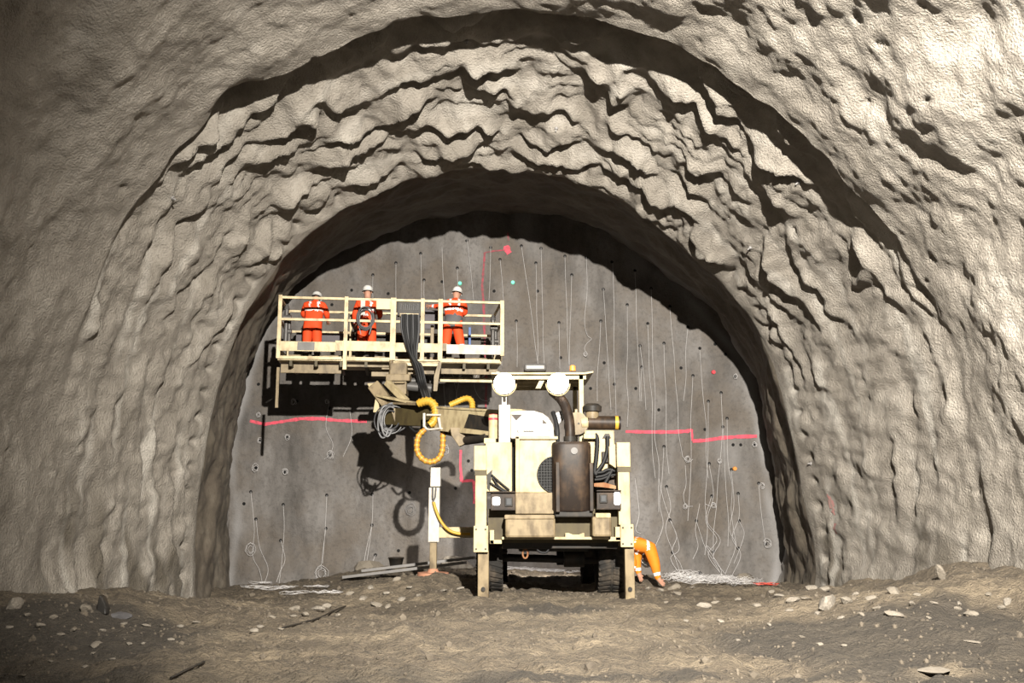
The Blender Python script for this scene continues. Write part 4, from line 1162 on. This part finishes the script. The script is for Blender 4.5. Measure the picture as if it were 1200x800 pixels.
for u, v, w in [(370,716,20),(358,722,13),(345,716,14),(383,712,12),(344,724,10),(440,710,16),(425,703,12),(470,703,12),(452,697,11),(410,697,10),(455,712,10),(490,700,9),(395,722,8),(320,725,9),(305,735,8),(480,690,10),(435,690,10),(465,680,9),(330,738,8),(297,741,9),(520,693,10),(540,690,9)]:
    stone(u, v, w, 'grey-brown stone in the rubble left of the rig', 'stones left of the rig')
for u, v, w in [(112,757,14),(108,767,8),(58,778,8),(100,782,10),(150,755,9),(45,735,14),(60,728,12),(85,741,10),(168,755,8),(132,773,9),(25,795,10),(10,737,9),(70,745,9),(120,740,9),(200,750,8),(30,724,10),(170,735,10),(210,735,9),(145,732,10),(230,730,9)]:
    stone(u, v, w, 'stone in the dark rubble at the lower left', 'stones at the lower left')
for u, v, w in [(590,690,12),(620,684,10),(640,680,10),(660,688,12),(600,676,10)]:
    stone(u, v, w, 'stone on the ground beneath the rig', 'stones beneath the rig')
for g_, t_ in (('stones along the right wall', 'pale stone along the right wall'), ('stones right of the rig', 'pale stone on the mud right of the rig'), ('stones left of the rig', 'grey-brown stone left of the rig'), ('stones at the lower left', 'stone in the dark rubble at the lower left'), ('stones beneath the rig', 'stone on the ground beneath the rig')):
    order_labels(g_, t_)
# fine gravel nobody could count
gb = bmesh.new(); 
gv = []; gf = []
base = bmesh.new(); bmesh.ops.create_icosphere(base, subdivisions=1, radius=1)
bv = np.array([v.co[:] for v in base.verts]); bf = [[v.index for v in f.verts] for f in base.faces]; base.free(); gb.free()
NG = 14000
gx = rng.uniform(-7.5, 7.5, NG); gy = 7.2 + 15.5 * rng.random(NG) ** 1.0
dens = noise(gx / 1.6, gy / 1.3, 90.0) + .5 * sstep(3.0, 6.5, np.abs(gx))
keep = dens > rng.uniform(-.35, .9, NG)
keep &= np.abs(gx) < np.where(gy < 14, 6.3, 5.6)
gx, gy = gx[keep], gy[keep]; gzv = ground(gx, gy)
rad = rng.uniform(.010, .026, len(gx)) * (1 + 1.3 * (rng.random(len(gx)) > .93))
for i in range(len(gx)):
    sc = rad[i] * rng.uniform(.6, 1.2, 3)
    vv = bv * sc * rng.uniform(.8, 1.15, (len(bv), 1)) + (gx[i], gy[i], gzv[i] + rad[i] * .2)
    n0 = len(gv) * 0 + i * len(bv)
    gv.append(vv); gf += [[q + n0 for q in f] for f in bf]
me = bpy.data.meshes.new('gravel'); me.from_pydata(np.concatenate(gv).tolist(), [], gf); me.materials.append(MAT['gravel'])
tag(link('gravel', me), 'loose gravel strewn over the muddy tunnel floor', 'gravel', kind='stuff')

# dark slab and cloth like debris at the left wall, stick on the floor
p = G(115, 718)
o = MB().prism([p + Vector(q) for q in [(-.04, 0, -.05), (.10, 0, -.05), (.09, .03, .03), (.02, .05, .17), (-.03, .04, .20)]], (.02, .09, .0)).build('rock_slab', 'dark_steel', None, .02, loc=p)
tag(o, 'dark pointed slab leaning at the foot of the left wall', 'rock')
p = G(130, 724)
o = bpy.data.objects.new('rock_slab', ROCKS[4].copy()); COL.objects.link(o); o.data.materials.clear(); o.data.materials.append(MAT['work_grey'])
o.location = p + Vector((0, .1, .02)); o.scale = (.24, .16, .11); o.rotation_euler = (.1, .1, .3)
tag(o, 'dark flat slab lying before the left wall', 'rock')
for pts, lab in [([(398,798), (430, 790), (455, 783), (478, 778)], 'thin dark stick lying on the mud at the bottom of the picture'), ([(330,738),(370,728),(390,718),(405,712)], 'thin dark stick in the stones left of the rig')]:
    pts = [(u * .5 if False else u, v) for u, v in pts]
    q = [G(u, v, .02) for u, v in pts]
    if lab.endswith('picture'): q = [G(u * 0 + x, v, .02) for x, v in [(200,797),(215,790),(228,784),(239,778)]]
    o = MB().tube(spline(q, 6), .012, 6).build('stick', 'dark_steel', None, loc=q[0]); tag(o, lab, 'stick')

# ------------------------------------------------------------------ planks and bucket left of the rig
def plank(a, b_, w, h, lab, mat='aluminium'):
    d = (Vector(b_) - Vector(a))
    o = MB().beam(a, b_, w, h).build('plank', mat, None, .006, loc=a); tag(o, lab, 'plank', None)
a, b_ = G(404, 680, .10), P(560, 656, 20.4)
b_.z = max(b_.z, gz(b_.x, b_.y) + .1)
plank(G(403, 681, .09), P(545, 659, 20.2), .16, .06, 'long pale plank, front one of two on the mud left of the rig')
plank(G(425, 675, .12), P(556, 653, 20.9), .16, .06, 'long pale plank, rear one of two beside the bucket')
p = G(464, 668); p.y = 21.8; p = P(464, 664.5, 21.9)
bk = empty('bucket', p); tag(bk, 'small dark bucket standing behind the white planks', 'bucket')
def bucket(m):
    n = 20; prof = [(.13, 0), (.17, .2), (.18, .2), (.18, .22), (.155, .22), (.12, .02)]
    vs = [p + Vector((math.cos(2*math.pi*i/n) * r, math.sin(2*math.pi*i/n) * r, z)) for r, z in prof for i in range(n)]
    m.add(vs, [(k*n + i, k*n + (i+1) % n, (k+1)*n + (i+1) % n, (k+1)*n + i) for k in range(5) for i in range(n)], True)
    m.add(vs[:n], [tuple(range(n))]); m.add(vs[-n:], [tuple(range(n))])
mb = MB(); bucket(mb); mb.build('bucket_body', 'dark_steel', bk)
mb = MB(); mb.tube([p + Vector((math.cos(a) * .18, -.02, .2 - .06 * math.sin(a))) for a in np.linspace(0, math.pi, 14)], .006, 5); mb.build('bucket_handle', 'grey_steel', bk)
bp_ = gz(p.x, p.y)
# fallen slabs at the foot of the face
for u, v, w, lab in [(877,672,26,'broken grey block leaning at the right foot of the rock face'), (440,662,40,'low brown rock heap at the foot of the face behind the planks'), (538,655,36,'low rock heap at the foot of the face behind the outrigger')]:
    q = FP(u, v + 8, .45); s_ = w / 2 * 24 / F * 1.3
    o = bpy.data.objects.new('stone', ROCKS[3]); COL.objects.link(o); o.location = q; o.scale = (s_, s_ * .6, s_ * 1.1); o.rotation_euler = (.3, .2, .4); tag(o, lab, 'stone')

# cable hung on the platform rail
c_ = pl(lx(428), -.10, -.46)
cc = empty('cable_coil', c_); tag(cc, 'grey cable coil hung on the platform rail before the middle worker', 'cable')
for k in range(7):
    r = .17 + .018 * (k % 4)
    pts = [c_ + Vector((math.cos(a) * r * .85 + .01 * math.sin(3 * a + k), -.03 * math.sin(a + k) - .01 * k, math.sin(a) * r * 1.15 - .02 * (k % 3))) for a in np.linspace(0, 2 * math.pi, 25)]
    MB().tube(pts, .014, 5, False).build('cable_turn', 'hose_grey' if k % 2 else 'work_grey', cc)
MB().tube([c_ + Vector((-.05 + .02 * k, -.03, .1 - .05 * (k % 2))) for k in range(6)], .02, 5).build('plug', 'wire_white', cc)
for dx in (-.12, .12):
    MB().tube(spline([c_ + Vector((dx, -.02, .1)), c_ + Vector((dx * 1.15, -.02, -.15)), c_ + Vector((dx * .75, -.02, -.36))], 6), .012, 5).build('cable_tail', 'cable_grey', cc)
q0 = pl(lx(422.5), -.03, -.35); 
o = part('tube_holder', 'white_paint', lambda m: obox(m, lx(421.5), lx(427), -.06, -.02, -.38, -.05), plat, .01)

# ------------------------------------------------------------------ people
def person(label, J, ground_z, colors, loc, yaw=0, helmet=True, stripes=True, glove=None):
    """J: joints in body space (x right, y forward away from the camera, z up); one continuous skinned body"""
    root = empty('person', loc)
    root.rotation_euler = (0, 0, yaw)
    tag(root, label, 'person', 'workers in orange')
    names = list(J.keys())
    vs = []; idx = {}; rad = []
    for k in names:
        p, r = J[k]; idx[k] = len(vs); vs.append(p); rad.append(r if isinstance(r, tuple) else (r, r))
    edges = [('pelvis', 'waist'), ('waist', 'chest'), ('chest', 'neck'), ('neck', 'headlow'), ('headlow', 'headtop')]
    for s_ in 'LR':
        edges += [('chest', 'sho' + s_), ('sho' + s_, 'elb' + s_), ('elb' + s_, 'wri' + s_), ('wri' + s_, 'palm' + s_),
                  ('pelvis', 'hip' + s_), ('hip' + s_, 'kne' + s_), ('kne' + s_, 'ank' + s_), ('ank' + s_, 'toe' + s_)]
    E = [(idx[a], idx[b_]) for a, b_ in edges]
    # fingers
    for s_ in 'LR':
        w = Vector(J['wri' + s_][0]); pm = Vector(J['palm' + s_][0]); d = (pm - w).normalized()
        side = d.cross(Vector((0, 1, 0)) if abs(d.y) < .8 else Vector((0, 0, 1))).normalized()
        curl = side.cross(d).normalized()
        for k, (off, ln) in enumerate([(-.030, .060), (-.010, .072), (.010, .068), (.030, .052)]):
            a = pm + side * off + d * .02; b_ = a + d * ln * .55; c_ = b_ + d * ln * .35 + curl * ln * .3
            i0 = len(vs); vs += [a, b_, c_]; rad += [(.010, .010), (.009, .009), (.007, .007)]
            E += [(idx['palm' + s_], i0), (i0, i0 + 1), (i0 + 1, i0 + 2)]
        a = pm - d * .03 + side * .035 ; b_ = a + side * .03 + d * .03
        i0 = len(vs); vs += [a, b_]; rad += [(.011, .011), (.009, .009)]; E += [(idx['palm' + s_], i0), (i0, i0 + 1)]
    me = bpy.data.meshes.new('body'); me.from_pydata([tuple(v) for v in vs], E, [])
    tmp = bpy.data.objects.new('tmp_body', me); COL.objects.link(tmp)
    md = tmp.modifiers.new('skin', 'SKIN'); md.use_smooth_shade = True
    for i, sv in enumerate(me.skin_vertices[0].data):
        sv.radius = rad[i]; sv.use_root = (i == idx['pelvis'])
    sd = tmp.modifiers.new('sub', 'SUBSURF'); sd.levels = 3; sd.render_levels = 3
    dg = bpy.context.evaluated_depsgraph_get(); dg.update()
    bme = bpy.data.meshes.new_from_object(tmp.evaluated_get(dg))
    bpy.data.objects.remove(tmp, do_unlink=True)
    bme.name = 'body'
    jac, tro, ref, skn, boo, grey = (MAT[c_] for c_ in colors)
    for m_ in (jac, tro, ref, skn, boo, grey): bme.materials.append(m_)
    # nearest bone decides the clothing
    bones = []
    seg = {'pelvis-waist': 0, 'waist-chest': 0, 'chest-neck': 0}
    for a, b_ in edges: bones.append((a, b_, Vector(J[a][0]), Vector(J[b_][0])))
    for f in bme.polygons:
        c_ = f.center; best = None
        for a, b_, pa_, pb_ in bones:
            d = pb_ - pa_; t = max(0, min(1, (c_ - pa_).dot(d) / max(d.length_squared, 1e-9)))
            ra = J[a][1]; rb = J[b_][1]
            ra = max(ra) if isinstance(ra, tuple) else ra; rb = max(rb) if isinstance(rb, tuple) else rb
            e = (c_ - (pa_ + d * t)).length - (ra + (rb - ra) * t)
            if best is None or e < best[0]: best = (e, a, b_, t)
        _, a, b_, t = best
        m_ = 0
        if a[:3] in ('hip',) or b_[:3] == 'hip': m_ = 1
        elif a[:3] == 'kne': m_ = 2 if .15 < t < .28 else (1 if t < .45 else 4)
        elif a[:3] == 'ank': m_ = 4
        elif a == 'neck' or a == 'headlow': m_ = 3
        elif a[:3] == 'wri': m_ = 3 if glove is None else 5
        elif a[:3] == 'elb': m_ = 2 if .60 < t < .85 else 0
        elif a == 'pelvis' and b_ == 'waist': m_ = 5 if (colors[5] == 'work_grey' and t < .8 and stripes == 'grey') else (1 if t < .35 else 0)
        elif a == 'waist' and b_ == 'chest': m_ = 2 if .40 < t < .62 else 0
        elif a == 'chest' and b_ == 'neck': m_ = 0
        if m_ == 0 and a in ('chest', 'waist') or (m_ == 0 and b_[:3] == 'sho'):
            # shoulder straps
            ch = Vector(J['chest'][0]); lx_ = c_.x - ch.x
            if .075 < abs(lx_) < .125 and (c_ - ch).dot((Vector(J['neck'][0]) - Vector(J['waist'][0])).normalized()) > -.03: m_ = 2
        f.material_index = m_
        f.use_smooth = True
    bo = bpy.data.objects.new('body', bme); COL.objects.link(bo); bo.parent = root
    if helmet:
        h0 = Vector(J['headlow'][0]); h1 = Vector(J['headtop'][0]); up = (h1 - h0).normalized()
        r_ = Vector((1, 0, 0)); r_ = (r_ - up * r_.dot(up)).normalized(); fw = up.cross(r_)
        mb = MB(); n = 24; vs = []
        prof = [(1.32, 0), (1.30, .012), (1.05, .02), (1.03, .06), (.90, .105), (.62, .14), (.28, .155), (0.02, .158)]
        cbase = h1 - up * .035
        for k, (q, z) in enumerate(prof):
            for i in range(n):
                a = 2 * math.pi * i / n
                brim = 1.0 if k > 1 else 1 + .22 * max(0, math.sin(a))
                vs.append(cbase + (r_ * math.cos(a) * .112 * q * (1 if k > 1 else .88) + fw * math.sin(a) * .128 * q * brim * (1 if k > 1 else .88)) + up * z)
        mb.add(vs, [(k*n + i, k*n + (i+1) % n, (k+1)*n + (i+1) % n, (k+1)*n + i) for k in range(len(prof) - 1) for i in range(n)], True)
        me2 = bpy.data.meshes.new('helmet'); me2.from_pydata(mb.v, [], mb.f); me2.materials.append(MAT['helmet_white'])
        for f in me2.polygons: f.use_smooth = True
        ho = bpy.data.objects.new('helmet', me2); COL.objects.link(ho); ho.parent = root
        # face features on the far side
        fc = h0.lerp(h1, .45)
        mb = MB(); mb.prism([fc + fw * .10 + up * .03 - r_ * .008, fc + fw * .10 + up * .03 + r_ * .008, fc + fw * .125 - up * .02 + r_ * .016, fc + fw * .125 - up * .02 - r_ * .016], -up * .01 - fw * .02)
        me3 = bpy.data.meshes.new('nose'); me3.from_pydata(mb.v, [], mb.f); me3.materials.append(MAT['skin'])
        o = bpy.data.objects.new('nose', me3); COL.objects.link(o); o.parent = root
        for sx in (-1, 1):
            for nm, mt, pos_, rr in (('ear', 'skin', fc + r_ * sx * .088 + up * .01, .026), ('eye', 'wire_white', fc + fw * .094 + r_ * sx * .032 + up * .03, .013)):
                bm = bmesh.new(); bmesh.ops.create_uvsphere(bm, u_segments=10, v_segments=8, radius=rr)
                for v in bm.verts: v.co = Vector((v.co.x * (.4 if nm == 'ear' else 1), v.co.y, v.co.z * (1.2 if nm == 'ear' else 1))) + pos_
                me4 = bpy.data.meshes.new(nm); bm.to_mesh(me4); bm.free(); me4.materials.append(MAT[mt])
                o = bpy.data.objects.new(nm, me4); COL.objects.link(o); o.parent = root
        mb = MB(); mb.beam(fc + fw * .098 - up * .055 - r_ * .025, fc + fw * .098 - up * .055 + r_ * .025, .02, .012, tuple(up))
        me5 = bpy.data.meshes.new('mouth'); me5.from_pydata(mb.v, [], mb.f); me5.materials.append(MAT['rust'])
        o = bpy.data.objects.new('mouth', me5); COL.objects.link(o); o.parent = root
    return root

def stand(lean=0.0, twist=0.0, armL=None, armR=None, legs=.11, hipx=0.0, fwd=0.0, bend=0.0):
    """standing pose; lean: sideways (m at the head), fwd: forward bow (m at the head)"""
    def T(x, y, z):
        k = max(0, (z - .92)) / .85
        return (x + hipx + lean * k, y + fwd * k, z - bend * k * k)
    J = {'pelvis': (T(0, 0, .95), (.19, .15)), 'waist': (T(0, .01, 1.10), (.19, .15)), 'chest': (T(0, .0, 1.33), (.205, .155)), 'neck': (T(0, .02, 1.50), (.07, .07)),
         'headlow': (T(0, .04, 1.59), (.085, .095)), 'headtop': (T(0, .045, 1.71), (.085, .10))}
    for s_, n_ in ((-1, 'L'), (1, 'R')):
        arm = armL if s_ < 0 else armR
        e, w = arm if arm else ((s_ * .27, .04, 1.13), (s_ * .27, .20, .95))
        J['sho' + n_] = (T(s_ * .20, 0, 1.40), .092)
        J['elb' + n_] = (T(*e), .075); J['wri' + n_] = (T(*w), .042)
        ev, wv = Vector(T(*e)), Vector(T(*w)); d = (wv - ev).normalized()
        J['palm' + n_] = (tuple(wv + d * .09), (.042, .022))
        J['hip' + n_] = ((s_ * .095 + hipx * .8, 0, .86), .14)
        J['kne' + n_] = ((s_ * (.5 * legs + .06), .02, .48), .11)
        J['ank' + n_] = ((s_ * (legs + .02), -.02, .09), .06); J['toe' + n_] = ((s_ * (legs + .05), .15, .045), (.05, .04))
    return J
zdeck = ZT + deckz
O = ('hivis_orange', 'hivis_orange', 'reflective', 'skin', 'boot', 'work_grey')
def plw(u, y): 
    p = pl(lx(u), y, 0); return Vector((p.x, p.y, zdeck))
def at_u(u, Y): return P(u, 400, Y).x
w1p = Vector((at_u(365.5, 20.95), 20.95, zdeck))
person('left-hand worker on the platform in orange suit, leaning over with back to camera', stand(lean=.03, fwd=.20, bend=.15, armL=((-.27, .12, 1.16), (-.22, .32, 1.10)), armR=((.27, .14, 1.16), (.26, .34, 1.05))), 0, O, w1p)
w2p = Vector((at_u(429.5, 21.0), 21.0, zdeck))
person('middle worker on the platform in orange jacket, behind the hanging cable coil', stand(lean=-.02, fwd=.06, armL=((-.29, .05, 1.12), (-.30, .20, .96)), armR=((.29, .08, 1.15), (.24, .28, 1.10))), 0, O, w2p)
w3p = Vector((at_u(531, 20.95), 20.95, zdeck))
person('right-hand worker on the platform in orange, legs apart, reaching left to controls', stand(lean=.10, fwd=.10, bend=.04, legs=.20, hipx=-.02, armL=((-.34, .10, 1.34), (-.56, .22, 1.38)), armR=((.24, .16, 1.18), (.05, .36, 1.20))), 0, O, w3p, stripes='grey')

# crouching worker beside the right-hand jack: bent over, hands on the ground
w4 = Vector((P(745.5, 668, 18.6).x, 18.6, 0)); w4.z = gz(w4.x, w4.y)
Hh = {'pelvis': ((-.22, .05, .80), (.17, .15)), 'waist': ((-.08, .03, .84), (.18, .15)), 'chest': ((.11, .0, .80), (.23, .20)), 'neck': ((.25, .06, .66), (.08, .08)), 'headlow': ((.25, .16, .56), (.085, .095)), 'headtop': ((.24, .24, .46), (.085, .10)),
      'shoL': ((.06, .10, .66), .11), 'elbL': ((.02, .08, .46), .095), 'wriL': ((.05, .05, .25), .058), 'palmL': ((.08, .03, .16), (.042, .024)),
      'shoR': ((.25, -.14, .72), .14), 'elbR': ((.34, -.17, .42), .108), 'wriR': ((.38, -.20, .17), .062), 'palmR': ((.45, -.22, .09), (.044, .026)),
      'hipL': ((-.24, .15, .72), .135), 'kneL': ((-.06, .22, .44), .10), 'ankL': ((-.20, .20, .10), .065), 'toeL': ((-.05, .20, .05), (.05, .04)),
      'hipR': ((-.26, -.06, .70), .135), 'kneR': ((-.06, -.08, .45), .10), 'ankR': ((-.18, -.10, .10), .065), 'toeR': ((-.03, -.12, .05), (.05, .04))}
person('crouching worker in yellow-orange suit bending to the ground behind the right jack', Hh, 0, ('hivis_yellow', 'hivis_yellow', 'reflective', 'skin', 'boot', 'skin'), w4, helmet=True)
